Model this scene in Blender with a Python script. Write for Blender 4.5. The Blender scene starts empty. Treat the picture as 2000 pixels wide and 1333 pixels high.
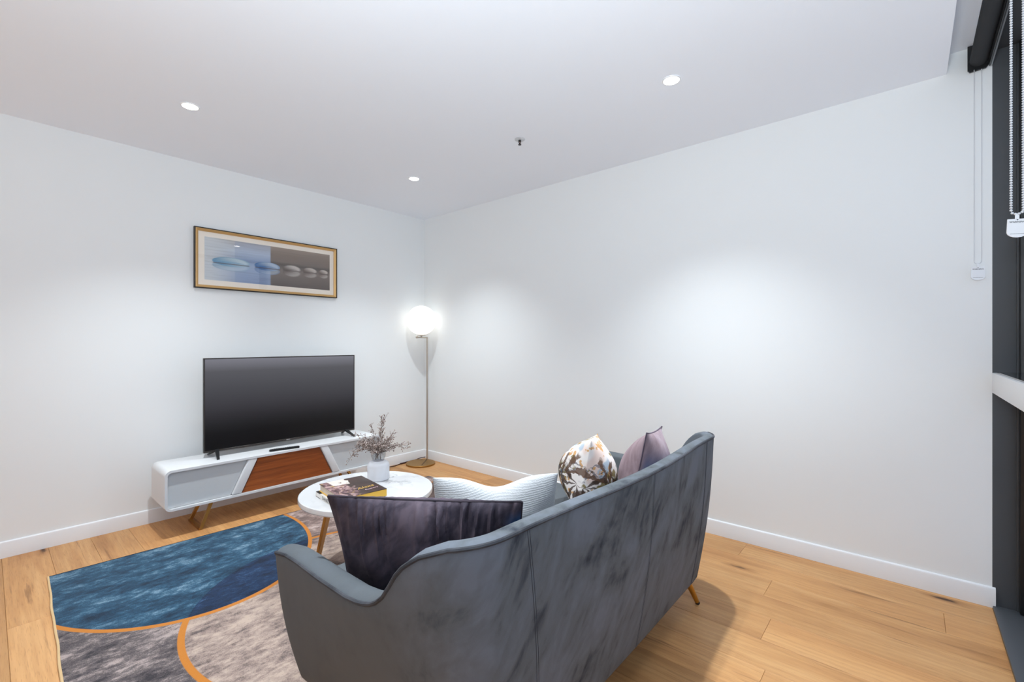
import bpy, bmesh, math, random
from mathutils import Vector, Matrix, noise as mnoise

random.seed(7)
scn = bpy.context.scene
COL = scn.collection
PI = math.pi

# ------------------------------------------------------------------ camera
F_PX = 893.446
cam_d = bpy.data.cameras.new('camera')
cam = bpy.data.objects.new('camera', cam_d)
COL.objects.link(cam)
cam.location = (-3.26854, -4.1579, 1.311445)
cam.rotation_euler = (PI / 2, 0, -0.855324317)
cam_d.sensor_width = 36.0
cam_d.lens = 36.0 * F_PX / 2000.0
cam_d.shift_y = 2.2 / 2000.0
cam_d.clip_start = 0.02
scn.camera = cam

# ------------------------------------------------------------------ exposure / world / lights
scn.view_settings.view_transform = 'Standard'
scn.view_settings.look = 'None'
scn.view_settings.gamma = 1.0
scn.view_settings.use_curve_mapping = False
scn.view_settings.exposure = 0.14
scn.cycles.max_bounces = 14
scn.cycles.diffuse_bounces = 10
scn.cycles.glossy_bounces = 6
scn.cycles.sample_clamp_indirect = 6.0

SKY = 0.95          # strength of the overcast evening sky outside the windows
DOWNLIGHT = 160.0    # watts of each ceiling downlight
DL_COL = (0.93, 1.0, 1.04)
GLOBE = 0.85
BOUNCE_FILL = 64.0      # unseen fill lamp added behind the camera, aimed up at the white ceiling

world = bpy.data.worlds.new('overcast_sky')
scn.world = world
world.use_nodes = True
wn = world.node_tree
wn.nodes.clear()
wo = wn.nodes.new('ShaderNodeOutputWorld')
wb = wn.nodes.new('ShaderNodeBackground')
wt = wn.nodes.new('ShaderNodeTexCoord')
ws = wn.nodes.new('ShaderNodeSeparateXYZ')
wm = wn.nodes.new('ShaderNodeMapRange')
wm.inputs['From Min'].default_value = -0.4
wm.inputs['From Max'].default_value = 0.4
wr = wn.nodes.new('ShaderNodeValToRGB')
wr.color_ramp.elements[0].color = (0.62, 0.68, 0.80, 1)
wr.color_ramp.elements[1].color = (0.70, 0.80, 1.0, 1)
wn.links.new(wt.outputs['Generated'], ws.inputs[0])
wn.links.new(ws.outputs['Z'], wm.inputs['Value'])
wn.links.new(wm.outputs[0], wr.inputs[0])
wn.links.new(wr.outputs[0], wb.inputs['Color'])
wb.inputs['Strength'].default_value = SKY
wn.links.new(wb.outputs[0], wo.inputs['Surface'])


fl_d = bpy.data.lights.new('added_bounce_fill', 'AREA')  # unseen lamp, added to brighten the ceiling and walls
fl_d.energy = BOUNCE_FILL
fl_d.color = (0.86, 0.975, 1.05)
fl_d.shape = 'DISK'
fl_d.size = 0.5
fl_o = bpy.data.objects.new('added_bounce_fill', fl_d)
COL.objects.link(fl_o)
fl_o.location = (-3.45, -4.05, 1.55)
fl_o.rotation_euler = Vector((0.755 * 0.35, 0.656 * 0.35, 0.94)).to_track_quat('-Z', 'Y').to_euler()


def srgb(r, g, b, a=1.0):
    def f(c):
        c /= 255.0
        return c / 12.92 if c <= 0.04045 else ((c + 0.055) / 1.055) ** 2.4
    return (f(r), f(g), f(b), a)


# ------------------------------------------------------------------ node helper
class NT:
    def __init__(self, name, rough=0.5, metal=0.0, base=(0.8, 0.8, 0.8, 1), spec=0.5):
        self.m = bpy.data.materials.new(name)
        self.m.use_nodes = True
        self.t = self.m.node_tree
        self.b = self.t.nodes['Principled BSDF']
        self.b.inputs['Base Color'].default_value = base
        self.b.inputs['Roughness'].default_value = rough
        self.b.inputs['Metallic'].default_value = metal
        self.b.inputs['Specular IOR Level'].default_value = spec

    def n(self, t):
        return self.t.nodes.new(t)

    def put(self, sock, v):
        if v is None:
            return
        if hasattr(v, 'is_linked') or isinstance(v, bpy.types.NodeSocket):
            self.t.links.new(v, sock)
        else:
            sock.default_value = v

    def obj(self):
        return self.n('ShaderNodeTexCoord').outputs['Object']

    def gen(self):
        return self.n('ShaderNodeTexCoord').outputs['Generated']

    def uv(self):
        return self.n('ShaderNodeTexCoord').outputs['UV']

    def rnd(self):
        return self.n('ShaderNodeObjectInfo').outputs['Random']

    def xyz(self, v):
        s = self.n('ShaderNodeSeparateXYZ')
        self.put(s.inputs[0], v)
        return s.outputs[0], s.outputs[1], s.outputs[2]

    def comb(self, x, y, z):
        s = self.n('ShaderNodeCombineXYZ')
        for i, v in enumerate((x, y, z)):
            self.put(s.inputs[i], v)
        return s.outputs[0]

    def math(self, op, a, b=None, c=None, clamp=False):
        s = self.n('ShaderNodeMath')
        s.operation = op
        s.use_clamp = clamp
        self.put(s.inputs[0], a)
        self.put(s.inputs[1], b)
        self.put(s.inputs[2], c)
        return s.outputs[0]

    def map(self, v, scale=(1, 1, 1), loc=(0, 0, 0), rot=(0, 0, 0)):
        s = self.n('ShaderNodeMapping')
        self.put(s.inputs['Vector'], v)
        self.put(s.inputs['Location'], loc)
        self.put(s.inputs['Rotation'], rot)
        self.put(s.inputs['Scale'], scale)
        return s.outputs[0]

    def vadd(self, a, b):
        s = self.n('ShaderNodeVectorMath')
        s.operation = 'ADD'
        self.put(s.inputs[0], a)
        self.put(s.inputs[1], b)
        return s.outputs[0]

    def noise(self, v, scale=5.0, detail=4.0, rough=0.55, dist=0.0, color=False):
        s = self.n('ShaderNodeTexNoise')
        self.put(s.inputs['Vector'], v)
        s.inputs['Scale'].default_value = scale
        s.inputs['Detail'].default_value = detail
        s.inputs['Roughness'].default_value = rough
        s.inputs['Distortion'].default_value = dist
        return s.outputs[1] if color else s.outputs[0]

    def vor(self, v, scale=5.0, feature='F1', out='Distance'):
        s = self.n('ShaderNodeTexVoronoi')
        s.feature = feature
        self.put(s.inputs['Vector'], v)
        s.inputs['Scale'].default_value = scale
        return s.outputs[out]

    def wave(self, v, scale=5.0, dist=0.0, detail=2.0, dscale=1.0, direction='X', typ='BANDS'):
        s = self.n('ShaderNodeTexWave')
        s.wave_type = typ
        if typ == 'BANDS':
            s.bands_direction = direction
        self.put(s.inputs['Vector'], v)
        s.inputs['Scale'].default_value = scale
        s.inputs['Distortion'].default_value = dist
        s.inputs['Detail'].default_value = detail
        s.inputs['Detail Scale'].default_value = dscale
        return s.outputs['Fac']

    def ramp(self, f, stops, interp='LINEAR'):
        s = self.n('ShaderNodeValToRGB')
        s.color_ramp.interpolation = interp
        e = s.color_ramp.elements
        while len(e) < len(stops):
            e.new(0.5)
        for i, (p, c) in enumerate(stops):
            e[i].position = p
            e[i].color = c if len(c) == 4 else (*c, 1)
        self.put(s.inputs[0], f)
        return s.outputs[0]

    def step(self, f, lo, hi):
        s = self.n('ShaderNodeMapRange')
        s.interpolation_type = 'SMOOTHSTEP'
        self.put(s.inputs['Value'], f)
        s.inputs['From Min'].default_value = lo
        s.inputs['From Max'].default_value = hi
        return s.outputs[0]

    def mix(self, f, a, b, mode='MIX'):
        s = self.n('ShaderNodeMix')
        s.data_type = 'RGBA'
        s.blend_type = mode
        self.put(s.inputs[0], f)
        self.put(s.inputs[6], a)
        self.put(s.inputs[7], b)
        return s.outputs[2]

    def col(self, c):
        self.put(self.b.inputs['Base Color'], c)

    def rough(self, r):
        self.put(self.b.inputs['Roughness'], r)

    def bump(self, h, strength=0.3, dist=0.01):
        s = self.n('ShaderNodeBump')
        s.inputs['Strength'].default_value = strength
        s.inputs['Distance'].default_value = dist
        self.put(s.inputs['Height'], h)
        self.t.links.new(s.outputs[0], self.b.inputs['Normal'])


def plain(name, c, rough=0.5, metal=0.0, spec=0.5, bump=0.0, bscale=200):
    k = NT(name, rough, metal, c, spec)
    if bump:
        k.bump(k.noise(k.obj(), bscale, 2), bump, 0.002)
    return k.m


# ------------------------------------------------------------------ materials
def m_paint(name, c):
    k = NT(name, 0.75, 0, c, 0.25)
    v = k.obj()
    k.bump(k.noise(v, 260, 3), 0.05, 0.001)
    k.col(k.mix(k.noise(v, 1.1, 2), tuple(x * 0.985 for x in c[:3]) + (1,), c))
    return k.m


M_WALL = m_paint('wall_paint', (0.835, 0.860, 0.865, 1))
M_CEIL = m_paint('ceiling_paint', (0.865, 0.905, 0.965, 1))
M_TRIM = plain('trim_enamel', (0.82, 0.835, 0.85, 1), 0.35)
M_LEDGE = plain('ledge_enamel', (0.78, 0.79, 0.80, 1), 0.35)
M_DARK = plain('charcoal_frame', srgb(72, 75, 79), 0.55, 0, 0.4, 0.05)
M_DARKSTRIP = plain('charcoal_strip', srgb(76, 80, 85), 0.5, 0, 0.4)
M_BLACK = plain('black_plastic', srgb(22, 23, 25), 0.4)
M_BRASS = plain('brushed_brass', srgb(196, 150, 72), 0.32, 1.0)
M_GOLDLEG = plain('satin_gold', srgb(188, 142, 78), 0.36, 1.0)
M_CHAMP = plain('champagne_metal', srgb(188, 178, 165), 0.35, 1.0)
M_ANTBRASS = plain('antique_brass', srgb(168, 128, 66), 0.42, 0.85)
M_STEEL = plain('steel_beads', srgb(225, 228, 232), 0.3, 0.55)
M_ALU = plain('aluminium', srgb(190, 192, 194), 0.35, 1.0)
M_WHITELACQ = plain('white_lacquer', (0.71, 0.725, 0.74, 1), 0.25)
M_GREYDOOR = plain('pale_grey_lacquer', (0.56, 0.585, 0.60, 1), 0.3)
M_CREAM = plain('mat_board', srgb(244, 236, 224), 0.85)
M_PAPER = plain('page_block', srgb(214, 204, 190), 0.8)
M_TAG = plain('white_tag', srgb(236, 238, 240), 0.5)
M_INK = plain('black_ink', srgb(30, 30, 34), 0.7)
M_GOLDINK = plain('gold_ink', srgb(214, 172, 84), 0.5)
M_PINKINK = plain('pink_ink', srgb(206, 176, 186), 0.6)


def m_emit(name, c, s):
    k = NT(name, 0.4, 0, (0.9, 0.9, 0.9, 1))
    k.b.inputs['Emission Color'].default_value = c
    k.b.inputs['Emission Strength'].default_value = s
    return k.m


M_LED = m_emit('led_diffuser', (1.0, 0.96, 0.9, 1), 12.0)
M_GLOBE = m_emit('opal_glass_lit', (1.0, 0.96, 0.88, 1), GLOBE)


def m_glass(name, tint=(1, 1, 1, 1), gloss=0.12, rough=0.0, ior=1.45):
    k = NT(name)
    t = k.t
    o = t.nodes['Material Output']
    tr = k.n('ShaderNodeBsdfTransparent')
    tr.inputs[0].default_value = tint
    gl = k.n('ShaderNodeBsdfGlossy')
    gl.inputs['Roughness'].default_value = rough
    lw = k.n('ShaderNodeLayerWeight')       # thin pane: the same reflectance from either side
    f0 = ((ior - 1) / (ior + 1)) ** 2
    f = k.math('ADD', f0, k.math('MULTIPLY', k.math('POWER', lw.outputs['Facing'], 5.0), 1 - f0))
    mx = k.n('ShaderNodeMixShader')
    t.links.new(f, mx.inputs[0])
    t.links.new(tr.outputs[0], mx.inputs[1])
    t.links.new(gl.outputs[0], mx.inputs[2])
    t.links.new(mx.outputs[0], o.inputs['Surface'])
    return k.m


M_PANE = m_glass('window_glass')
M_PICGLASS = m_glass('picture_glass')
M_CLEAR = m_glass('vase_glass_clear', (0.95, 0.965, 0.97, 1), 0.05, 0.0, 1.25)
_t = M_CLEAR.node_tree
_mx = _t.nodes['Mix Shader']
_df = _t.nodes.new('ShaderNodeBsdfTranslucent')
_df.inputs[0].default_value = (0.85, 0.86, 0.88, 1)
_m2 = _t.nodes.new('ShaderNodeMixShader')
_m2.inputs[0].default_value = 0.22
_t.links.new(_mx.outputs[0], _m2.inputs[1])
_t.links.new(_df.outputs[0], _m2.inputs[2])
_t.links.new(_m2.outputs[0], _t.nodes['Material Output'].inputs['Surface'])


def m_oak():
    k = NT('oak_planks', 0.42, 0, spec=0.4)
    o = k.obj()
    r = k.rnd()
    off = k.comb(k.math('MULTIPLY', r, 37.0), k.math('MULTIPLY', r, 91.0), k.math('MULTIPLY', r, 13.0))
    p = k.vadd(o, off)
    # long cathedral figure: stretched along the plank
    g1 = k.noise(k.map(p, (7.0, 0.9, 1)), 1.0, 5, 0.6, 0.6)
    fig = k.wave(k.map(p, (1.0, 0.12, 1)), 9.0, 9.0, 3, 1.6, 'X')
    fine = k.noise(k.map(p, (160, 5, 1)), 1.0, 4, 0.6)
    pores = k.noise(k.map(p, (420, 14, 1)), 1.0, 2, 0.5)
    c = k.ramp(g1, [(0.25, srgb(176, 124, 75)), (0.5, srgb(202, 151, 97)), (0.75, srgb(217, 170, 116))])
    c = k.mix(k.math('MULTIPLY', fig, 0.24), c, srgb(172, 122, 74))
    c = k.mix(k.step(fine, 0.52, 0.75), c, k.mix(0.30, c, srgb(140, 92, 50)))
    c = k.mix(k.math('MULTIPLY', k.step(pores, 0.58, 0.7), 0.30), c, srgb(128, 82, 44))
    # knots and cracks: sparse stretched cells
    kp = k.map(p, (5.0, 1.55, 1))
    kd = k.vor(k.vadd(kp, k.map(k.noise(k.map(p, (34, 11, 1)), 1.0, 4, color=True), (0.16, 0.16, 0))), 1.0)
    halo = k.math('SUBTRACT', 1.0, k.step(kd, 0.04, 0.22))
    core = k.math('SUBTRACT', 1.0, k.step(kd, 0.03, 0.105))
    pick = k.step(k.noise(k.map(p, (3.1, 0.9, 1)), 1.0, 1), 0.42, 0.48)
    c = k.mix(k.math('MULTIPLY', k.math('MULTIPLY', halo, pick), 0.6), c, srgb(146, 96, 50))
    c = k.mix(k.math('MULTIPLY', core, pick), c, srgb(74, 46, 26))
    streak = k.step(k.noise(k.map(p, (30, 1.6, 1)), 1.0, 5, 0.62), 0.60, 0.72)
    c = k.mix(k.math('MULTIPLY', streak, 0.65), c, srgb(122, 80, 44))
    # plank to plank tone
    tone = k.math('ADD', 0.86, k.math('MULTIPLY', r, 0.22))
    hs = k.n('ShaderNodeHueSaturation')
    k.put(hs.inputs['Value'], tone)
    hs.inputs['Saturation'].default_value = 1.0
    k.put(hs.inputs['Color'], c)
    k.col(hs.outputs[0])
    k.rough(k.math('ADD', 0.36, k.math('MULTIPLY', fine, 0.2)))
    k.bump(k.math('ADD', fine, k.math('MULTIPLY', pores, 0.6)), 0.12, 0.001)
    return k.m


M_OAK = m_oak()


def m_walnut():
    k = NT('cherry_wood', 0.3, 0, spec=0.5)
    o = k.obj()
    g = k.noise(k.map(o, (1.6, 4, 26)), 1.0, 5, 0.6, 0.4)
    f = k.noise(k.map(o, (5, 10, 160)), 1.0, 3)
    c = k.ramp(g, [(0.28, srgb(112, 54, 24)), (0.52, srgb(150, 78, 34)), (0.75, srgb(176, 98, 46))])
    c = k.mix(k.math('MULTIPLY', k.step(f, 0.5, 0.75), 0.35), c, srgb(84, 38, 18))
    k.col(c)
    return k.m


M_WALNUT = m_walnut()


def m_velvet(name, dark, mid, light, patch=1.0, seed=0.0, sheen=0.5, zone=None, tint=None):
    k = NT(name, 0.75, 0, spec=0.2)
    o = k.vadd(k.obj(), (seed, seed * 0.7, seed * 1.3))
    rot = k.map(o, (1, 1, 1), (0, 0, 0), (0.0, -0.55, 0.0))
    p1 = k.noise(k.map(rot, (4.6, 4.6, 2.4)), 1.0, 5, 0.58, 0.9)
    p2 = k.noise(k.map(rot, (24, 24, 9)), 1.0, 4, 0.55, 0.5)
    f = k.math('ADD', k.math('MULTIPLY', p1, 0.70), k.math('MULTIPLY', p2, 0.30))
    c = k.ramp(f, [(0.36, dark), (0.47, mid), (0.60, light)])
    c = k.mix(patch if zone is None else zone(k, patch), mid, c)
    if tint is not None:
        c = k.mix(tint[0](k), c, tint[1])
    fz = k.noise(k.obj(), 420, 2)
    c = k.mix(k.math('MULTIPLY', fz, 0.12), c, light)
    k.col(c)
    k.b.inputs['Sheen Weight'].default_value = sheen
    k.b.inputs['Sheen Roughness'].default_value = 0.35
    k.b.inputs['Sheen Tint'].default_value = light
    k.bump(k.math('ADD', fz, k.math('MULTIPLY', p2, 1.5)), 0.15, 0.003)
    return k.m


def back_only(k, patch):
    # the nap is brushed rough on the broad back, smooth on the arms
    yy = k.xyz(k.obj())[1]
    return k.math('MULTIPLY', k.math('SUBTRACT', 1.15, k.step(yy, 0.05, 0.28)), patch * 0.87)


M_SOFA = m_velvet('grey_velvet', srgb(44, 48, 57), srgb(90, 95, 99), srgb(104, 110, 119), 1.0, 3.1, 0.0, back_only)
M_SOFAPIPE = m_velvet('grey_velvet_piping', srgb(44, 46, 52), srgb(62, 64, 69), srgb(82, 84, 90), 1.0, 1.0, 0.2)
M_SEAM = plain('seam_thread', srgb(64, 66, 73), 0.9, 0, 0.1)
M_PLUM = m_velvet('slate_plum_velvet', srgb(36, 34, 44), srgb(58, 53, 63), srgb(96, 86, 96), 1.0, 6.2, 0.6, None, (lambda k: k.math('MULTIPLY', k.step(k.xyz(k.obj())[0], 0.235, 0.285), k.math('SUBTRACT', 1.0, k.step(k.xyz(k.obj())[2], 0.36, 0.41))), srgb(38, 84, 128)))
M_PLUMPIPE = m_velvet('plum_seam_velvet', srgb(30, 28, 36), srgb(46, 42, 50), srgb(70, 62, 70), 1.0, 2.2, 0.4)
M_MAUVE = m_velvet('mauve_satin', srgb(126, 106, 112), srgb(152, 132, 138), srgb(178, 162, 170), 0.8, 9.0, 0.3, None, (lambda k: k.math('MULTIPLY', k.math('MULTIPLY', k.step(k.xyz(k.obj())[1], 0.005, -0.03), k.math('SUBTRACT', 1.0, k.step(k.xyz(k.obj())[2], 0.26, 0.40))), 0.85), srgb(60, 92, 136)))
M_MAUVEPIPE = m_velvet('mauve_seam', srgb(60, 52, 62), srgb(84, 74, 86), srgb(112, 100, 112), 1.0, 4.0, 0.2)


def m_knit():
    k = NT('white_ribbed_knit', 0.9, 0, (0.84, 0.86, 0.875, 1), 0.15)
    o = k.obj()
    w = k.wave(k.map(o, (1, 1, 1), rot=(0, 0.12, 0)), 38.0, 4.5, 4, 4.0, 'Z')
    n = k.noise(k.map(o, (40, 40, 150)), 1.0, 4)
    h = k.math('ADD', w, k.math('MULTIPLY', n, 1.2))
    k.bump(h, 0.35, 0.002)
    k.col(k.ramp(k.math('MULTIPLY', h, 0.45), [(0.1, (0.56, 0.585, 0.60, 1)), (0.5, (0.67, 0.69, 0.705, 1))]))
    k.b.inputs['Sheen Weight'].default_value = 0.2
    return k.m


M_KNIT = m_knit()


def m_floral():
    k = NT('floral_print', 0.8, 0, spec=0.2)
    o = k.map(k.obj(), (1, 1, 1))
    dist = k.noise(o, 7.0, 3, color=True)
    q = k.vadd(o, k.map(dist, (0.10, 0.10, 0.10)))
    base = srgb(232, 226, 222)
    c = k.mix(k.step(k.noise(o, 5.5, 2), 0.52, 0.60), base, srgb(226, 206, 196))
    c = k.mix(k.math('MULTIPLY', k.step(k.noise(k.vadd(o, (3, 7, 1)), 7.5, 2), 0.56, 0.62), 0.75), c, srgb(150, 176, 196))
    c = k.mix(k.math('MULTIPLY', k.step(k.noise(k.vadd(o, (8, 2, 5)), 17.0, 3), 0.58, 0.62), 0.85), c, srgb(204, 150, 76))
    c = k.mix(k.math('MULTIPLY', k.step(k.noise(k.vadd(o, (1, 9, 9)), 12.0, 2), 0.60, 0.64), 0.9), c, srgb(132, 116, 64))
    x, y, z = k.xyz(q)
    wob = k.noise(o, 26.0, 3)

    def fan(cx, cz, r0, r1, blades, a0, a1, thick, col, op):
        # a fan of brushed leaf blades around one point of the print
        dx = k.math('SUBTRACT', x, cx)
        dz = k.math('SUBTRACT', z, cz)
        an = k.math('ARCTAN2', dz, dx)
        r = k.math('SQRT', k.math('ADD', k.math('MULTIPLY', dx, dx), k.math('MULTIPLY', dz, dz)))
        w = k.math('SINE', k.math('ADD', k.math('MULTIPLY', an, blades), k.math('MULTIPLY', wob, 5.0)))
        m = k.step(w, thick, thick + 0.25)
        m = k.math('MULTIPLY', m, k.math('MULTIPLY', k.step(r, r0, r0 + 0.006), k.math('SUBTRACT', 1.0, k.step(k.math('ADD', r, k.math('MULTIPLY', wob, 0.06)), r1 + 0.02, r1 + 0.036))))
        m = k.math('MULTIPLY', m, k.math('MULTIPLY', k.step(an, a0, a0 + 0.1), k.math('SUBTRACT', 1.0, k.step(an, a1 - 0.1, a1))))
        return k.mix(k.math('MULTIPLY', m, op), c, col)

    dk, br, ol, og, gy, bl = srgb(72, 56, 48), srgb(104, 78, 62), srgb(116, 106, 56), srgb(204, 142, 60), srgb(120, 116, 122), srgb(74, 108, 138)
    for a in ((-0.10, 0.07, 0.0, 0.11, 9, 0.2, 3.0, 0.0, dk, 0.95), (-0.10, 0.07, 0.0, 0.10, 8, -3.0, -0.2, 0.2, br, 0.9), (-0.02, 0.20, 0.0, 0.075, 12, -3.1, 3.1, -0.3, ol, 0.85),
              (-0.13, 0.20, 0.0, 0.09, 8, -2.8, 1.2, 0.2, dk, 0.9), (0.06, 0.10, 0.0, 0.12, 10, 0.1, 2.6, 0.1, og, 0.9), (0.13, 0.20, 0.0, 0.10, 9, -3.1, 0.6, 0.1, br, 0.9),
              (-0.05, 0.29, 0.0, 0.085, 9, -2.9, -0.2, 0.2, dk, 0.9), (0.03, 0.27, 0.0, 0.09, 10, -2.6, 0.4, 0.2, bl, 0.85), (-0.15, 0.02, 0.0, 0.07, 8, 0.1, 3.0, 0.0, og, 0.9),
              (0.12, 0.31, 0.0, 0.09, 9, -3.0, 0.0, 0.35, gy, 0.8), (-0.14, 0.31, 0.0, 0.08, 9, -3.0, 0.2, 0.4, gy, 0.8), (0.14, 0.06, 0.0, 0.09, 9, 0.2, 3.0, 0.1, dk, 0.85),
              (-0.06, 0.22, 0.0, 0.12, 10, 0.4, 2.8, 0.1, br, 0.9), (0.08, 0.22, 0.0, 0.11, 9, 0.3, 2.6, 0.2, gy, 0.8), (0.0, 0.12, 0.0, 0.10, 10, 0.6, 2.6, 0.0, dk, 0.9)):
        c = fan(*a)
    k.col(c)
    k.bump(k.noise(o, 320, 2), 0.1, 0.001)
    return k.m


M_FLORAL = m_floral()


def m_marble():
    k = NT('white_marble', 0.12, 0, spec=0.5)
    o = k.obj()
    w = k.vadd(o, k.map(k.noise(o, 3.2, 5, color=True), (0.5, 0.5, 0.5)))
    v = k.noise(w, 2.6, 6, 0.55)
    vein = k.math('SUBTRACT', 1.0, k.step(k.math('ABSOLUTE', k.math('SUBTRACT', v, 0.5)), 0.0, 0.028))
    msk = k.step(k.noise(o, 2.0, 2), 0.44, 0.62)
    soft = k.step(k.noise(k.vadd(o, (5, 2, 0)), 4.0, 5), 0.55, 0.8)
    c = k.mix(k.math('MULTIPLY', soft, 0.35), (0.67, 0.68, 0.69, 1), (0.46, 0.48, 0.51, 1))
    c = k.mix(k.math('MULTIPLY', k.math('MULTIPLY', vein, msk), 0.8), c, (0.30, 0.31, 0.33, 1))
    k.col(c)
    return k.m


M_MARBLE = m_marble()


def m_frost():
    k = NT('frosted_glass', 0.55, 0, (0.80, 0.81, 0.85, 1))
    k.b.inputs['Transmission Weight'].default_value = 0.25
    k.b.inputs['Subsurface Weight'].default_value = 0.0
    k.bump(k.noise(k.obj(), 160, 3), 0.2, 0.002)
    return k.m


M_FROST = m_frost()


# rug pattern, in the rug's own plane (x to the right along the far edge, y towards the room)
def m_rug():
    k = NT('printed_rug_pile', 0.95, 0, spec=0.1)
    x, y, z = k.xyz(k.obj())

    def ell(cx, cy, ax, ay):
        dx = k.math('DIVIDE', k.math('SUBTRACT', x, cx), ax)
        dy = k.math('DIVIDE', k.math('SUBTRACT', y, cy), ay)
        return k.math('SQRT', k.math('ADD', k.math('MULTIPLY', dx, dx), k.math('MULTIPLY', dy, dy)))

    o = k.obj()
    st = k.noise(k.map(o, (2.6, 7.0, 1)), 1.0, 7, 0.66, 0.2)
    st2 = k.noise(k.map(o, (22, 40, 1)), 1.0, 6, 0.66)
    blot = k.noise(k.map(o, (6.5, 9.5, 1)), 1.0, 6, 0.66, 0.3)
    pile = k.noise(o, 260, 2)
    f = k.math('ADD', k.math('MULTIPLY', st, 0.34), k.math('ADD', k.math('MULTIPLY', st2, 0.30), k.math('MULTIPLY', blot, 0.36)))
    f = k.math('ADD', k.math('MULTIPLY', f, 0.86), k.math('MULTIPLY', pile, 0.14))
    blue = k.ramp(f, [(0.42, srgb(14, 38, 58)), (0.49, srgb(30, 66, 90)), (0.535, srgb(50, 88, 112)), (0.61, srgb(122, 150, 168))])
    navy = k.ramp(f, [(0.42, srgb(12, 26, 46)), (0.52, srgb(20, 46, 78)), (0.62, srgb(66, 98, 134))])
    grey = k.ramp(f, [(0.43, srgb(54, 50, 54)), (0.50, srgb(104, 95, 95)), (0.57, srgb(172, 157, 152))])
    beige = k.ramp(f, [(0.41, srgb(78, 69, 69)), (0.48, srgb(148, 130, 122)), (0.55, srgb(186, 166, 152))])
    brown = k.ramp(f, [(0.42, srgb(82, 68, 66)), (0.50, srgb(128, 108, 102)), (0.58, srgb(184, 164, 156))])
    dbrown = k.ramp(f, [(0.38, srgb(48, 36, 34)), (0.5, srgb(72, 56, 52)), (0.65, srgb(112, 94, 88))])
    orange = k.mix(k.math('MULTIPLY', pile, 0.5), srgb(196, 124, 46), srgb(168, 104, 42))
    e1 = ell(0.585, -0.195, 0.690, 0.865)
    e2 = ell(1.152, -1.375, 0.800, 0.800)
    e3 = ell(2.25, -0.75, 0.62, 0.62)
    in1 = k.math('SUBTRACT', 1.0, k.step(e1, 0.996, 1.004))
    in2 = k.math('SUBTRACT', 1.0, k.step(e2, 0.996, 1.004))
    in3 = k.math('SUBTRACT', 1.0, k.step(e3, 0.996, 1.004))

    def ring(e, w):
        return k.math('SUBTRACT', 1.0, k.step(k.math('ABSOLUTE', k.math('SUBTRACT', e, 1.0)), w, w + 0.006))

    left = k.math('SUBTRACT', 1.0, k.step(x, 0.95, 1.15))
    c = k.mix(left, brown, grey)
    c = k.mix(in3, c, dbrown)
    c = k.mix(k.math('MULTIPLY', ring(e3, 0.016), 0.9), c, orange)
    c = k.mix(in2, c, beige)
    c = k.mix(ring(e2, 0.014), c, orange)
    c = k.mix(in1, c, blue)
    c = k.mix(k.math('MULTIPLY', in1, in2), c, navy)
    c = k.mix(ring(e1, 0.013), c, orange)
    k.col(c)
    k.bump(k.math('ADD', pile, st2), 0.35, 0.004)
    k.b.inputs['Sheen Weight'].default_value = 0.15
    return k.m


M_RUG = m_rug()
M_BIND = plain('rug_binding_tan', srgb(214, 184, 140), 0.9, 0, 0.1, 0.3, 300)


# ------------------------------------------------------------------ geometry helpers
def finish(name, me, mat, parent=None, smooth=True, angle=40):
    if mat is not None:
        me.materials.append(mat)
    if smooth:
        for p in me.polygons:
            p.use_smooth = True
        me.set_sharp_from_angle(angle=math.radians(angle))
    o = bpy.data.objects.new(name, me)
    COL.objects.link(o)
    if parent is not None:
        o.parent = parent
    return o


def from_data(name, verts, faces, mat, parent=None, smooth=True, angle=40):
    me = bpy.data.meshes.new(name)
    me.from_pydata([tuple(v) for v in verts], [], faces)
    me.update()
    return finish(name, me, mat, parent, smooth, angle)


def from_bm(name, bm, mat, parent=None, smooth=True, angle=40):
    bmesh.ops.recalc_face_normals(bm, faces=bm.faces)
    me = bpy.data.meshes.new(name)
    bm.to_mesh(me)
    bm.free()
    return finish(name, me, mat, parent, smooth, angle)


def bm_box(bm, lo, hi, bevel=0.0, seg=2, mtx=None):
    c = [(a + b) / 2 for a, b in zip(lo, hi)]
    d = [abs(b - a) for a, b in zip(lo, hi)]
    r = bmesh.ops.create_cube(bm, size=1.0, matrix=Matrix.Translation(c) @ Matrix.Diagonal((*d, 1)))
    vs = r['verts']
    if bevel > 0:
        es = list({e for v in vs for e in v.link_edges})
        rr = bmesh.ops.bevel(bm, geom=es, offset=bevel, segments=seg, profile=0.5, affect='EDGES')
        vs = list({v for f in rr['faces'] for v in f.verts} | {v for v in vs if v.is_valid})
    if mtx is not None:
        bmesh.ops.transform(bm, matrix=mtx, verts=[v for v in vs if v.is_valid])


def box(name, lo, hi, mat, parent=None, bevel=0.0, seg=2):
    bm = bmesh.new()
    bm_box(bm, lo, hi, bevel, seg)
    return from_bm(name, bm, mat, parent)


def bm_lathe(bm, prof, seg=48, center=(0, 0, 0)):
    rings = []
    for r, z in prof:
        if r < 1e-6:
            rings.append([bm.verts.new((center[0], center[1], center[2] + z))])
        else:
            rings.append([bm.verts.new((center[0] + r * math.cos(2 * PI * i / seg), center[1] + r * math.sin(2 * PI * i / seg), center[2] + z)) for i in range(seg)])
    for a, b in zip(rings[:-1], rings[1:]):
        for i in range(seg):
            j = (i + 1) % seg
            if len(a) == 1 and len(b) == 1:
                continue
            if len(a) == 1:
                bm.faces.new((a[0], b[i], b[j]))
            elif len(b) == 1:
                bm.faces.new((a[i], a[j], b[0]))
            else:
                bm.faces.new((a[i], a[j], b[j], b[i]))


def lathe(name, prof, mat, parent=None, seg=48, center=(0, 0, 0), angle=40):
    bm = bmesh.new()
    bm_lathe(bm, prof, seg, center)
    return from_bm(name, bm, mat, parent, True, angle)


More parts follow.
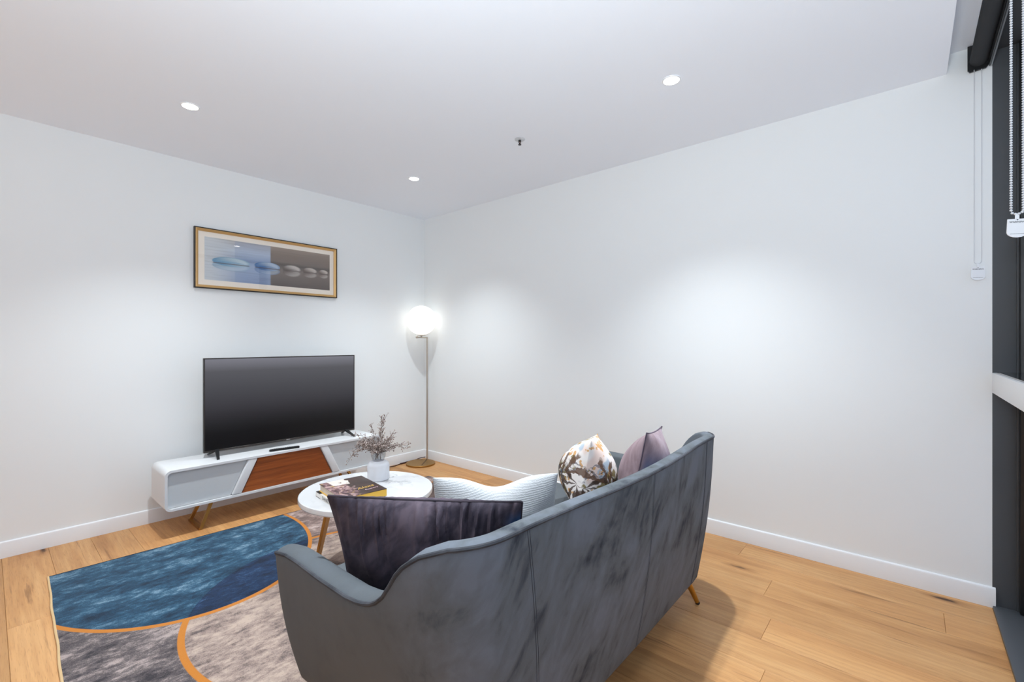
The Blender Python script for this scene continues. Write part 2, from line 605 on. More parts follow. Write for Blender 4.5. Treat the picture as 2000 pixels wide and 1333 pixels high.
def bm_tube(bm, pts, rad, seg=8, cyclic=False, caps=True):
    pts = [Vector(p) for p in pts]
    n = len(pts)
    rads = rad if isinstance(rad, (list, tuple)) else [rad] * n
    rings = []
    up = None
    for i in range(n):
        if cyclic:
            t = pts[(i + 1) % n] - pts[i - 1]
        else:
            t = pts[min(i + 1, n - 1)] - pts[max(i - 1, 0)]
        t.normalize()
        if up is None:
            up = t.orthogonal().normalized()
        else:
            up = (up - t * up.dot(t))
            if up.length < 1e-6:
                up = t.orthogonal()
            up.normalize()
        s = t.cross(up)
        rings.append([bm.verts.new(pts[i] + (up * math.cos(2 * PI * k / seg) + s * math.sin(2 * PI * k / seg)) * rads[i]) for k in range(seg)])
    m = n if cyclic else n - 1
    for i in range(m):
        a, b = rings[i], rings[(i + 1) % n]
        for k in range(seg):
            j = (k + 1) % seg
            bm.faces.new((a[k], a[j], b[j], b[k]))
    if caps and not cyclic:
        bm.faces.new(rings[0][::-1])
        bm.faces.new(rings[-1])


def tube(name, pts, rad, mat, parent=None, seg=8, cyclic=False):
    bm = bmesh.new()
    bm_tube(bm, pts, rad, seg, cyclic)
    return from_bm(name, bm, mat, parent)


def smooth_path(pts, sub=6):
    pts = [Vector(p) for p in pts]
    out = []
    n = len(pts)
    for i in range(n - 1):
        p0 = pts[max(i - 1, 0)]
        p1, p2 = pts[i], pts[i + 1]
        p3 = pts[min(i + 2, n - 1)]
        for k in range(sub):
            t = k / sub
            out.append(0.5 * ((2 * p1) + (p2 - p0) * t + (2 * p0 - 5 * p1 + 4 * p2 - p3) * t * t + (3 * p1 - p0 - 3 * p2 + p3) * t ** 3))
    out.append(pts[-1])
    return out


def bm_prism(bm, poly, d0, d1, axis='y'):
    """extrude a 2-D polygon; axis y: poly is (x,z), axis z: poly is (x,y), axis x: poly is (y,z)"""
    def P(p, d):
        if axis == 'y':
            return (p[0], d, p[1])
        if axis == 'z':
            return (p[0], p[1], d)
        return (d, p[0], p[1])
    a = [bm.verts.new(P(p, d0)) for p in poly]
    b = [bm.verts.new(P(p, d1)) for p in poly]
    n = len(poly)
    bm.faces.new(a[::-1])
    bm.faces.new(b)
    for i in range(n):
        j = (i + 1) % n
        bm.faces.new((a[i], a[j], b[j], b[i]))


def prism(name, poly, d0, d1, mat, parent=None, axis='y', bevel=0.0, smooth=True, seg=2):
    bm = bmesh.new()
    bm_prism(bm, poly, d0, d1, axis)
    if bevel:
        bmesh.ops.recalc_face_normals(bm, faces=bm.faces)
        bmesh.ops.bevel(bm, geom=[e for e in bm.edges if e.calc_face_angle(0) > 0.5], offset=bevel, segments=seg, profile=0.5, affect='EDGES')
    return from_bm(name, bm, mat, parent, smooth)


def rrect(x0, z0, x1, z1, r, n=8):
    out = []
    for cx, cz, a0 in ((x1 - r, z1 - r, 0), (x0 + r, z1 - r, PI / 2), (x0 + r, z0 + r, PI), (x1 - r, z0 + r, 1.5 * PI)):
        for i in range(n + 1):
            a = a0 + PI / 2 * i / n
            out.append((cx + r * math.cos(a), cz + r * math.sin(a)))
    return out


def thing(name, label, cat, loc=(0, 0, 0), rz=0.0, group=None):
    o = bpy.data.objects.new(name, None)
    COL.objects.link(o)
    o.location = loc
    o.rotation_euler = (0, 0, rz)
    o.empty_display_size = 0.1
    return tag(o, label, cat, group)


def tag(o, label, cat, group=None):
    o['label'] = label
    o['category'] = cat
    if group:
        o['group'] = group
    return o


def struct(o):
    o['kind'] = 'structure'
    return o


def stuff(o):
    o['kind'] = 'stuff'
    return o


_dg = None


def text_mesh(name, body, size, mat, parent, mtx, align='CENTER', shear=0.0, extrude=0.0002, spacing=1.0):
    cu = bpy.data.curves.new(name, 'FONT')
    cu.body = body
    cu.size = size
    cu.align_x = align
    cu.align_y = 'CENTER'
    cu.shear = shear
    cu.extrude = extrude
    cu.space_character = spacing
    cu.resolution_u = 2
    tmp = bpy.data.objects.new(name, cu)
    COL.objects.link(tmp)
    bpy.context.view_layer.update()
    dg = bpy.context.evaluated_depsgraph_get()
    me = bpy.data.meshes.new_from_object(tmp.evaluated_get(dg))
    bpy.data.objects.remove(tmp)
    bpy.data.curves.remove(cu)
    me.materials.clear()
    o = finish(name, me, mat, parent, False)
    o.matrix_local = mtx
    return o


# ------------------------------------------------------------------ room shell
XL = -6.6          # far left end of the room, out of sight
YW = -4.467        # inner line of the window opening
H = 2.70
HR = 2.80          # recess over the blinds

fl = box('floor', (XL, YW, -0.10), (0.0, 0.0, -0.0145), plain('subfloor', srgb(70, 48, 30), 0.9), None)
struct(fl)
seams = [0.0] + [-0.034 - 0.1982 * i for i in range(0, 40)]
joint0 = {0: -1.13, 2: -1.355, 4: -1.43, 6: -1.49, 15: -1.05, 1: -2.05, 3: -0.62, 5: -2.62, 7: -0.85, 9: -1.9, 14: -1.75, 13: -0.9, 16: -2.2}
L = 2.232
for i in range(len(seams) - 1):
    x1, x0 = seams[i], max(seams[i + 1], XL)
    if x1 <= XL + 0.01:
        break
    k = i - 1
    j = joint0.get(k, -random.uniform(0.3, 2.2))
    cuts = [0.0]
    while j > YW:
        cuts.append(j)
        j -= L
    cuts.append(YW)
    for a, b in zip(cuts[:-1], cuts[1:]):
        if a - b < 0.02:
            continue
        w, l = (x1 - x0) - 0.0007, (a - b) - 0.0007
        bm = bmesh.new()
        bm_box(bm, (-w / 2, -l / 2, -0.0145), (w / 2, l / 2, 0.0))
        top = [e for e in bm.edges if all(v.co.z > -0.001 for v in e.verts)]
        bmesh.ops.bevel(bm, geom=top, offset=0.0012, segments=1, affect='EDGES')
        p = from_bm('plank', bm, M_OAK, fl, False)
        p.location = ((x0 + x1) / 2, (a + b) / 2, random.uniform(-0.0002, 0.0))

# walls
struct(box('wall_back', (XL, 0.0, -0.1), (0.12, 0.12, 2.95), M_WALL))
struct(box('wall_right', (0.0, YW, -0.1), (0.12, 0.0, 2.95), M_WALL))
struct(box('wall_left', (XL - 0.12, -4.7, -0.1), (XL, 0.12, 2.95), M_WALL))
# ceiling: lower slab and the raised pocket above the blinds
bm = bmesh.new()
bm_prism(bm, [(0.0, H), (-4.303, H), (-4.303, HR), (YW, HR), (YW, HR + 0.15), (0.0, HR + 0.15)], XL, 0.0, 'x')
struct(from_bm('ceiling', bm, M_CEIL, None, False))

# baseboards with a bevelled top edge
BB = [(0.0, 0.0), (-0.014, 0.0), (-0.014, 0.087), (-0.011, 0.095), (-0.004, 0.099), (0.0, 0.099)]
bm = bmesh.new()
bm_prism(bm, [(p[0], p[1] + 0.0002) for p in BB], XL, 0.0, 'x')
struct(from_bm('baseboard_back', bm, M_TRIM, None, True, 25))
bm = bmesh.new()
bm_prism(bm, [(p[0], p[1] + 0.0002) for p in BB], -4.478, -0.0145, 'y')
struct(from_bm('baseboard_right', bm, M_TRIM, None, True, 25))

# window wall: dark aluminium frame, jamb, mullions, panes
w1 = struct(box('window_1', (0.0005, -4.70, 0.0), (0.12, YW, HR + 0.1), M_DARK))      # the jamb panel next to the white wall
box('frame', (-0.045, -4.70, 0.013), (0.0, -4.555, 2.752), M_BLACK, w1, 0.004)
box('frame', (-0.012, -4.560, 0.013), (0.0, -4.548, 2.752), M_ALU, w1, 0.002).data.materials[0] = M_DARK
box('head_frame', (XL, -4.70, 2.753), (0.0, YW - 0.003, HR + 0.1), M_DARK, w1, 0.003)
box('bottom_rail', (XL, -4.68, 0.013), (-0.046, -4.60, 0.075), M_BLACK, w1, 0.003)
for x in (-1.62, -3.25, -4.88, -6.5):
    box('mullion', (x - 0.03, -4.69, 0.076), (x + 0.03, -4.60, 2.752), M_BLACK, w1, 0.003)
xs = [-0.046, -1.62, -3.25, -4.88, -6.5]
for a, b in zip(xs[:-1], xs[1:]):
    x1 = a if a > -0.1 else a - 0.03
    box('glass', (b + 0.03, -4.650, 0.076), (x1, -4.644, 2.752), M_PANE, w1)
# white transom ledge across the opening
led = struct(box('trim_1', (XL, -4.572, 1.060), (-0.001, YW + 0.001, 1.160), M_LEDGE, None, 0.004))
box('end_cap', (-0.0009, -4.50, 1.062), (0.0004, YW + 0.0012, 1.158), M_TRIM, led)
box('glass_top', (XL, -4.575, 1.1602), (-0.05, YW - 0.012, 1.166), plain('smoked_glass', srgb(40, 42, 46), 0.08), led)
# charcoal floor track under the window
struct(box('trim_2', (XL, -4.72, -0.05), (0.0004, YW - 0.0005, 0.012), M_DARKSTRIP, None, 0.002))
struct(box('trim_3', (XL, YW - 0.004, -0.02), (0.0, YW + 0.001, 0.0022), plain('track_edge', srgb(120, 96, 62), 0.5), None))

# ------------------------------------------------------------------ ceiling fittings
def downlight(x, y, label, first=False):
    t = thing('downlight', label, 'downlight', (x, y, H), 0, 'recessed ceiling downlights')
    lathe('trim_ring', [(0.0405, -0.0005), (0.0405, -0.004), (0.047, -0.0035), (0.0485, -0.0005)], M_TRIM, t, 40)
    lathe('diffuser', [(0.0, -0.0018), (0.0402, -0.0018)], M_LED, t, 40)
    return t


DLS = [(-2.480, -0.965, 'round recessed downlight above the framed picture, left of the ceiling'),
       (-0.884, -0.985, 'small round recessed downlight nearest the corner above the globe lamp'),
       (-0.886, -3.206, 'round recessed downlight above the sofa, nearest the blinds')]
for x, y, lb in DLS:
    downlight(x, y, lb)
ALL_DL = [(d[0], d[1]) for d in DLS] + [(-2.480, -3.206), (-5.68, -0.965), (-5.68, -3.206)]
for x, y in ALL_DL:
    ld = bpy.data.lights.new('downlight_beam', 'SPOT')
    ld.energy = DOWNLIGHT
    ld.color = DL_COL
    ld.shadow_soft_size = 0.03
    ld.spot_size = math.radians(104)
    ld.spot_blend = 1.0
    lo = bpy.data.objects.new('downlight_beam', ld)
    COL.objects.link(lo)
    lo.location = (x, y, H - 0.006)

sp = thing('ceiling_sprinkler', 'tiny dark fire sprinkler head with pale rosette in the ceiling', 'sprinkler', (-0.873, -2.146, H))
lathe('rosette', [(0.0, -0.0005), (0.036, -0.0005), (0.036, -0.003), (0.030, -0.007), (0.014, -0.008), (0.0, -0.008)], plain('pale_metal', srgb(206, 210, 214), 0.35, 0.3), sp, 32)
bm = bmesh.new()
bm_lathe(bm, [(0.0, -0.008), (0.009, -0.008), (0.010, -0.014), (0.007, -0.018), (0.0, -0.018)], 16)
for s in (-1, 1):
    bm_tube(bm, [(s * 0.008, 0, -0.012), (s * 0.011, 0, -0.024), (s * 0.004, 0, -0.034), (0, 0, -0.037)], 0.0022, 6)
from_bm('frame_arms', bm, M_BLACK, sp)
tube('glass_bulb', [(0, 0, -0.018), (0, 0, -0.035)], 0.0025, plain('bulb_red', srgb(90, 30, 26), 0.2), sp, 8)
lathe('deflector', [(0.0, -0.037), (0.011, -0.037), (0.011, -0.039), (0.0, -0.039)], M_BLACK, sp, 20)

# ------------------------------------------------------------------ rug
RUGA = math.radians(-1.7)
rug = thing('area_rug', 'large rug with blue, navy, grey and beige shapes outlined in orange, under the coffee table', 'rug', (-3.045, -0.548, 0.0), RUGA)
RW, RD = 2.62, 1.92
bm = bmesh.new()
bm_box(bm, (0.006, -RD + 0.006, 0.001), (RW - 0.006, -0.006, 0.009), 0.002, 1)
from_bm('pile', bm, M_RUG, rug)


def edge_wave(p, q, n=60, amp=0.0018):
    out = []
    for i in range(n + 1):
        t = i / n
        w = amp * (math.sin(t * 19.0) + 0.6 * math.sin(t * 43 + 1.3)) * min(1, 8 * t, 8 * (1 - t))
        d = Vector(q) - Vector(p)
        nrm = Vector((-d.y, d.x, 0)).normalized()
        out.append(Vector(p).lerp(Vector(q), t) + nrm * w)
    return out


tube('edge_binding', edge_wave((0.004, 0, 0.0058), (0.004, -RD, 0.0058)), 0.0052, M_BIND, rug, 8)
tube('edge_binding', edge_wave((RW - 0.004, -RD, 0.0058), (RW - 0.004, 0, 0.0058)), 0.0052, M_BIND, rug, 8)
M_BIND2 = plain('rug_edge_navy', srgb(44, 46, 56), 0.9, 0, 0.1)
tube('edge_binding', edge_wave((0.004, -0.003, 0.0055), (RW - 0.004, -0.003, 0.0055), 60, 0.001), 0.0045, M_BIND2, rug, 8)
tube('edge_binding', edge_wave((RW, -RD + 0.003, 0.0055), (0, -RD + 0.003, 0.0055), 60, 0.001), 0.0045, M_BIND2, rug, 8)

# ------------------------------------------------------------------ tv stand
SX0, SX1, SZ0, SZ1, SY0, SY1 = -2.497, -0.865, 0.182, 0.458, -0.460, -0.100
PB0, PB1, PT0, PT1 = -2.100, -2.034, -1.922, -1.990   # slanted posts, left one
ts = thing('tv_stand', 'long low white media console with a cherry wood centre and gold legs', 'tv stand', ((SX0 + SX1) / 2, (SY0 + SY1) / 2, 0))
cx, cy = ts.location.x, ts.location.y
hw, hd = (SX1 - SX0) / 2, (SY1 - SY0) / 2
out = rrect(-hw, SZ0, hw, SZ1, 0.040, 10)
inn = rrect(-hw + 0.017, SZ0 + 0.017, hw - 0.017, SZ1 - 0.017, 0.024, 10)
bm = bmesh.new()
n = len(out)
# rounded open shell: outer skin, front lip (slightly rounded), inner skin, back panel
rings = []
for poly, y in ((out, hd), (out, -hd + 0.004), ([(p[0] * 0.9985, SZ0 + (p[1] - SZ0) * 0.99 + 0.0014) for p in out], -hd), (inn, -hd), (inn, -hd + 0.06)):
    rings.append([bm.verts.new((p[0], y, p[1])) for p in poly])
for a, b in zip(rings[:-1], rings[1:]):
    for i in range(n):
        j = (i + 1) % n
        bm.faces.new((a[i], a[j], b[j], b[i]))
bm.faces.new(rings[0])
bm.faces.new(rings[-1])
from_bm('carcass', bm, M_WHITELACQ, ts, True, 35)
X = lambda x: x - cx
zt, zb = SZ1 - 0.019, SZ0 + 0.019
# front pieces (local x, z), symmetric about the middle of the stand
prism('side_door', [(-hw + 0.020, zb), (X(PB0 - 0.002), zb), (X(PT1 - 0.002), zt), (-hw + 0.020, zt)], -hd + 0.020, -hd + 0.050, M_GREYDOOR, ts, 'y', 0.002, False)
prism('side_door', [(hw - 0.020, zb), (hw - 0.020, zt), (-X(PT1 - 0.002), zt), (-X(PB0 - 0.002), zb)], -hd + 0.020, -hd + 0.050, M_GREYDOOR, ts, 'y', 0.002, False)
prism('slanted_post', [(X(PB0), zb), (X(PB1), zb), (X(PT0), zt), (X(PT1), zt)], -hd + 0.003, -hd + 0.050, M_WHITELACQ, ts, 'y', 0.010, True, 4)
prism('slanted_post', [(-X(PB0), zb), (-X(PT1), zt), (-X(PT0), zt), (-X(PB1), zb)], -hd + 0.003, -hd + 0.050, M_WHITELACQ, ts, 'y', 0.010, True, 4)
fd = prism('flap_door', [(X(PB1 + 0.006), zb), (-X(PB1 + 0.006), zb), (-X(PT0 + 0.006), zt), (X(PT0 + 0.006), zt)], -hd + 0.012, -hd + 0.050, M_WALNUT, ts, 'y', 0.002, False)


def frame_leg(x_foot, lean):
    bm = bmesh.new()
    xt = x_foot + lean

    def bar(p, q, w, t):
        p, q = Vector(p), Vector(q)
        d = (q - p).normalized()
        side = Vector((1, 0, 0))
        side = (side - d * side.dot(d)).normalized()
        nn = d.cross(side)
        vs = []
        for c in (p, q):
            for sx, sy in ((-1, -1), (1, -1), (1, 1), (-1, 1)):
                vs.append(bm.verts.new(c + side * sx * w / 2 + nn * sy * t / 2))
        for f in ((0, 1, 2, 3), (7, 6, 5, 4), (0, 4, 5, 1), (1, 5, 6, 2), (2, 6, 7, 3), (3, 7, 4, 0)):
            bm.faces.new([vs[i] for i in f])
    yf, yb = -0.425 - cy, -0.170 - cy
    bar((x_foot, yf, 0.0085), (x_foot, yb, 0.0085), 0.020, 0.016)
    bar((x_foot, yf + 0.004, 0.002), (xt, yf + 0.045, SZ0 + 0.002), 0.020, 0.018)
    bar((x_foot, yb - 0.004, 0.002), (xt, yb - 0.02, SZ0 + 0.002), 0.020, 0.018)
    return from_bm('leg', bm, M_GOLDLEG, ts, False)


frame_leg(X(-2.285), 0.085)
frame_leg(-X(-2.285), -0.085)

# ------------------------------------------------------------------ television
tv = thing('television', 'black flat screen television switched off, with a painted grey sheen, on the white console', 'television', (-1.624, -0.262, 0.458))
TW, Z0, Z1 = 0.601, 0.040, 0.735
bm = bmesh.new()
bm_box(bm, (-TW, -0.006, Z0), (TW, 0.016, Z1), 0.003, 2)
bm_box(bm, (-TW * 0.78, 0.015, Z0 + 0.02), (TW * 0.78, 0.052, Z0 + 0.42), 0.012, 2)
from_bm('housing', bm, M_BLACK, tv)
bez = plain('bezel_gunmetal', srgb(70, 66, 64), 0.35, 0.7)
for lo, hi in (((-TW, -0.0095, Z0), (TW, -0.005, Z0 + 0.013)), ((-TW, -0.0095, Z1 - 0.008), (TW, -0.005, Z1)),
               ((-TW, -0.0095, Z0 + 0.0132), (-TW + 0.008, -0.005, Z1 - 0.0082)), ((TW - 0.008, -0.0095, Z0 + 0.0132), (TW, -0.005, Z1 - 0.0082))):
    box('bezel', lo, hi, bez, tv, 0.001, 1)
ks = NT('screen_painted_sheen', 0.30, 0, (0.004, 0.004, 0.005, 1), 0.25)     # panel is off; its grey-to-black sheen is painted in as emission
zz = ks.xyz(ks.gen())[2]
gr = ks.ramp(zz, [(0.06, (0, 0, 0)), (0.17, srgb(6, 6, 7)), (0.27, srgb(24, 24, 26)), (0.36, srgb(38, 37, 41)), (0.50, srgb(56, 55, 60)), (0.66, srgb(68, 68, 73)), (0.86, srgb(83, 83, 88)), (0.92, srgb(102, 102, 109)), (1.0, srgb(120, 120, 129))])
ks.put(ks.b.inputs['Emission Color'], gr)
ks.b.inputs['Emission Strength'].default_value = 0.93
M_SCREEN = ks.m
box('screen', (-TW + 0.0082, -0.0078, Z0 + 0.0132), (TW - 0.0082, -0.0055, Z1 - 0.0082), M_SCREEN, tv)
box('badge', (-0.015, -0.0100, Z0 + 0.004), (0.015, -0.0096, Z0 + 0.009), M_ALU, tv)
for s in (-1, 1):
    for yy in (-0.118, 0.108):
        bm = bmesh.new()
        xa = s * 0.515
        a = Vector((xa, 0.006 if yy > 0 else 0.0, Z0 + 0.012))
        b = Vector((xa + s * 0.024, yy, 0.0035))
        d = (b - a).normalized()
        sd = Vector((1, 0, 0))
        nn = d.cross(sd).normalized()
        vs = []
        for c, w, t in ((a, 0.026, 0.016), (a.lerp(b, 0.9), 0.018, 0.008), (b, 0.018, 0.006)):
            for sx, sy in ((-1, -1), (1, -1), (1, 1), (-1, 1)):
                vs.append(bm.verts.new(c + sd * sx * w / 2 + nn * sy * t / 2))
        for base in (0, 4):
            for i in range(4):
                j = (i + 1) % 4
                bm.faces.new((vs[base + i], vs[base + j], vs[base + 4 + j], vs[base + 4 + i]))
        bm.faces.new(vs[0:4][::-1])
        bm.faces.new(vs[8:12])
        from_bm('foot', bm, M_BLACK, tv)

# remote control
rm = thing('remote_control', 'slim black remote control lying on the front edge of the white console', 'remote', (-1.712, -0.415, 0.4585), math.atan2(-0.037, 0.222))
bm = bmesh.new()
bm_prism(bm, rrect(-0.110, -0.017, 0.110, 0.017, 0.012, 5), 0.0005, 0.014, 'z')
bmesh.ops.recalc_face_normals(bm, faces=bm.faces)
bmesh.ops.bevel(bm, geom=[e for e in bm.edges if e.calc_face_angle(0) > 0.8], offset=0.003, segments=2, affect='EDGES')
from_bm('body', bm, M_BLACK, rm)
M_BTN = plain('rubber_buttons', srgb(58, 60, 64), 0.6)
for i in range(9):
    for j in (-1, 0, 1):
        if i == 3 and j == 0:
            continue
        b = lathe('button', [(0.0, 0.0155), (0.0030, 0.0155), (0.0036, 0.0138)], M_BTN, rm, 10, (-0.088 + i * 0.016, j * 0.009, 0))
lathe('button', [(0.0, 0.0158), (0.0075, 0.0158), (0.0082, 0.0138)], M_BTN, rm, 18, (0.078, 0, 0))

# cables
tag(tube('television_cable', smooth_path([(-1.84, -0.13, 0.180), (-1.83, -0.14, 0.150), (-1.79, -0.15, 0.118), (-1.70, -0.14, 0.104), (-1.50, -0.14, 0.102), (-1.40, -0.15, 0.118), (-1.36, -0.15, 0.150), (-1.35, -0.14, 0.180)]), 0.0035, M_BLACK, None, 8),
    'thin black cable drooping beneath the white console', 'cable')

# ------------------------------------------------------------------ framed picture
pic = thing('framed_picture', 'wide framed print of five shells in a black and gold frame on the wall', 'picture', (-1.643, -0.001, 1.967))
PW, PH = 0.578, 0.236


def frame_ring(name, prof, w, h, mat):
    """prof: list of (inset from the outer edge, y) cross-section points, mitred corners"""
    bm = bmesh.new()
    loops = []
    for ins, y in prof:
        a, b = w - ins, h - ins
        loops.append([bm.verts.new(p) for p in ((-a, y, -b), (a, y, -b), (a, y, b), (-a, y, b))])
    m = len(loops)
    for i in range(m):
        for k in range(4):
            j = (k + 1) % 4
            bm.faces.new((loops[i][k], loops[i][j], loops[(i + 1) % m][j], loops[(i + 1) % m][k]))
    return from_bm(name, bm, mat, pic, False)


M_GOLDFRAME = plain('gold_moulding', srgb(210, 170, 112), 0.42, 0.45)
frame_ring('outer_frame', [(0, 0), (0, -0.028), (0.003, -0.030), (0.0075, -0.030), (0.0075, 0)], PW, PH, plain('black_moulding', srgb(34, 28, 24), 0.4))
frame_ring('inner_frame', [(0.0077, -0.002), (0.0077, -0.028), (0.012, -0.029), (0.024, -0.020), (0.0275, -0.018), (0.0275, -0.002)], PW, PH, M_GOLDFRAME)
box('mat_board', (-PW + 0.027, -0.010, -PH + 0.027), (PW - 0.027, -0.002, PH - 0.027), M_CREAM, pic)


def m_art():
    k = NT('shell_print', 0.6, 0, spec=0.2)
    u, v, w = k.xyz(k.gen())
    sky = k.ramp(v, [(0.0, srgb(118, 112, 110)), (0.42, srgb(140, 134, 130)), (0.56, srgb(96, 90, 90)), (0.64, srgb(132, 124, 122)), (0.8, srgb(120, 112, 110)), (1.0, srgb(176, 164, 156))])
    blue = k.ramp(v, [(0.0, srgb(142, 160, 190)), (0.40, srgb(172, 188, 210)), (0.56, srgb(150, 168, 198)), (0.75, srgb(196, 210, 224)), (1.0, srgb(186, 182, 182))])  # window reflection on the glazing, painted into the print as pale blue
    brown = k.ramp(v, [(0.0, srgb(92, 80, 74)), (0.40, srgb(128, 116, 108)), (0.56, srgb(96, 86, 80)), (0.64, srgb(128, 114, 104)), (1.0, srgb(150, 134, 120))])
    c = k.mix(k.step(u, 0.0, 0.30), srgb(206, 212, 216), blue)
    c = k.mix(k.math('MULTIPLY', k.step(u, 0.205, 0.212), 0.30), c, srgb(128, 150, 190))
    c = k.mix(k.step(u, 0.476, 0.482), c, k.mix(0.35, sky, brown))
    c = k.mix(k.math('MULTIPLY', k.step(u, 0.482, 0.50), 0.6), c, brown)
    streak = k.noise(k.comb(k.math('MULTIPLY', u, 3), k.math('MULTIPLY', v, 22), 0.0), 1.0, 4)
    c = k.mix(k.math('MULTIPLY', k.step(streak, 0.45, 0.75), 0.22), c, srgb(78, 74, 78))
    shells = [(0.185, 0.47, 0.140, 0.115, srgb(196, 214, 222), srgb(104, 152, 184)),
              (0.455, 0.47, 0.105, 0.115, srgb(184, 200, 216), srgb(74, 116, 168)),
              (0.655, 0.475, 0.080, 0.105, srgb(208, 202, 196), srgb(104, 92, 86)),
              (0.815, 0.48, 0.066, 0.090, srgb(206, 198, 190), srgb(108, 94, 88)),
              (0.940, 0.485, 0.045, 0.070, srgb(208, 200, 192), srgb(120, 104, 96))]
    for cu, cv, a, b, lt, dk in shells:
        for sgn, off, op in ((1, 0.0, 1.0), (-1, -0.10, 0.55)):
            dx = k.math('DIVIDE', k.math('SUBTRACT', u, cu), a)
            dy = k.math('DIVIDE', k.math('SUBTRACT', v, cv + off), b)
            e = k.math('SQRT', k.math('ADD', k.math('MULTIPLY', dx, dx), k.math('MULTIPLY', dy, dy)))
            ins = k.math('SUBTRACT', 1.0, k.step(e, 0.92, 1.0))
            lit = k.step(k.math('SUBTRACT', k.math('MULTIPLY', dy, 0.7 * sgn), k.math('MULTIPLY', dx, -0.8)), -0.9, 0.9)
            cc = k.mix(lit, dk, lt)
            rim = k.step(e, 0.70, 0.97)
            cc = k.mix(k.math('MULTIPLY', rim, 0.6), cc, dk)
            c = k.mix(k.math('MULTIPLY', ins, op), c, cc)
        ln = k.math('MULTIPLY', k.math('SUBTRACT', 1.0, k.step(k.math('ABSOLUTE', k.math('SUBTRACT', v, cv - 0.05)), 0.008, 0.018)),
                    k.math('SUBTRACT', 1.0, k.step(k.math('ABSOLUTE', k.math('SUBTRACT', u, cu)), a * 0.85, a)))
        c = k.mix(k.math('MULTIPLY', ln, 0.7), c, srgb(96, 86, 84))
    k.col(c)
    return k.m


# flat print: generated coordinates must run across x and z
art_me_verts = [(-PW + 0.071, -0.0102, -PH + 0.070), (PW - 0.066, -0.0102, -PH + 0.070), (PW - 0.066, -0.0102, PH - 0.066), (-PW + 0.071, -0.0102, PH - 0.066)]


def m_art_fix(m):
    # generated coords of a y-flat quad: remap z into v
    t = m.node_tree
    for nd in t.nodes:
        if nd.type == 'SEPXYZ':
            z = nd.outputs[2]
            for l in list(nd.outputs[1].links):
                s = l.to_socket
                t.links.remove(l)
                t.links.new(z, s)
    return m


from_data('print', art_me_verts, [(0, 1, 2, 3)], m_art_fix(m_art()), pic, False)
box('glazing', (-PW + 0.026, -0.0175, -PH + 0.026), (PW - 0.026, -0.0160, PH - 0.026), M_PICGLASS, pic)

# ------------------------------------------------------------------ floor lamp
lamp = thing('floor_lamp', 'tall globe floor lamp with lit opal ball and brass disc base in the corner', 'floor lamp', (-0.203, -0.192, 0.0))
lathe('base', [(0.0, 0.0005), (0.153, 0.0005), (0.155, 0.003), (0.155, 0.015), (0.153, 0.017), (0.0, 0.017)], M_ANTBRASS, lamp, 64)
ax = Vector((0.139, 0.064, 0.0))      # rod position on the disc
dirv = Vector((-0.225, -0.18, 0)).normalized()
bm = bmesh.new()
sd = Vector((-dirv.y, dirv.x, 0))
q0, q1 = ax + dirv * 0.004, ax + dirv * 0.255
vs = []
for z in (0.0171, 0.0185):
    for p, s in ((q0, -1), (q1, -1), (q1, 1), (q0, 1)):
        vs.append(bm.verts.new((p.x + sd.x * s * 0.006, p.y + sd.y * s * 0.006, z)))
for f in ((0, 1, 2, 3), (4, 7, 6, 5), (0, 4, 5, 1), (1, 5, 6, 2), (2, 6, 7, 3), (3, 7, 4, 0)):
    bm.faces.new([vs[i] for i in f])
from_bm('slot', bm, plain('slot_brass_dark', srgb(104, 72, 30), 0.5, 0.7), lamp, False)
tube('rod', [(ax.x, ax.y, 0.017), (ax.x, ax.y, 1.362)], 0.0085, M_CHAMP, lamp, 16)
gcen = Vector((0.008, -0.006, 1.545))
arm_end = Vector((ax.x - 0.125, ax.y - 0.005, 1.366))
e2 = Vector((gcen.x - 0.055, gcen.y + 0.01, 1.366))
tube('arm', [(ax.x + 0.004, ax.y, 1.362), (gcen.x, gcen.y, 1.362), (e2.x, e2.y, 1.362)], 0.0065, M_CHAMP, lamp, 12)
bm = bmesh.new()
bmesh.ops.create_icosphere(bm, subdivisions=2, radius=0.013, matrix=Matrix.Translation((e2.x, e2.y, 1.364)))
from_bm('knob', bm, M_CHAMP, lamp)
lathe('socket', [(0.0, 1.362), (0.009, 1.362), (0.009, 1.378), (0.044, 1.383), (0.044, 1.389), (0.0, 1.391)], M_CHAMP, lamp, 32, (gcen.x, gcen.y, 0))
prof = []
for i in range(33):
    a = -PI / 2 + PI * i / 32
    prof.append((0.157 * math.cos(a) if 0 < i < 32 else 0.0, 0.157 * math.sin(a)))
lathe('globe_shade', prof, M_GLOBE, lamp, 48, gcen)
# flex
cord = thing('lamp_cord', 'dark brown lamp flex running along the skirting from globe lamp', 'cord', (0, 0, 0))
M_FLEX = plain('flex_brown', srgb(58, 30, 24), 0.6)
tube('cable', smooth_path([(-0.078, -0.113, 0.040), (-0.10, -0.06, 0.026), (-0.16, -0.026, 0.006), (-0.27, -0.022, 0.005), (-0.36, -0.040, 0.005), (-0.44, -0.060, 0.005), (-0.50, -0.075, 0.012), (-0.545, -0.10, 0.018), (-0.60, -0.105, 0.005), (-0.68, -0.12, 0.005), (-0.80, -0.16, 0.005)]), 0.0045, M_FLEX, cord, 8)
box('inline_switch', (-0.352, -0.047, 0.0005), (-0.285, -0.025, 0.012), M_FLEX, cord, 0.004)
box('plug', (-0.557, -0.112, 0.002), (-0.538, -0.088, 0.042), M_BLACK, cord, 0.004)

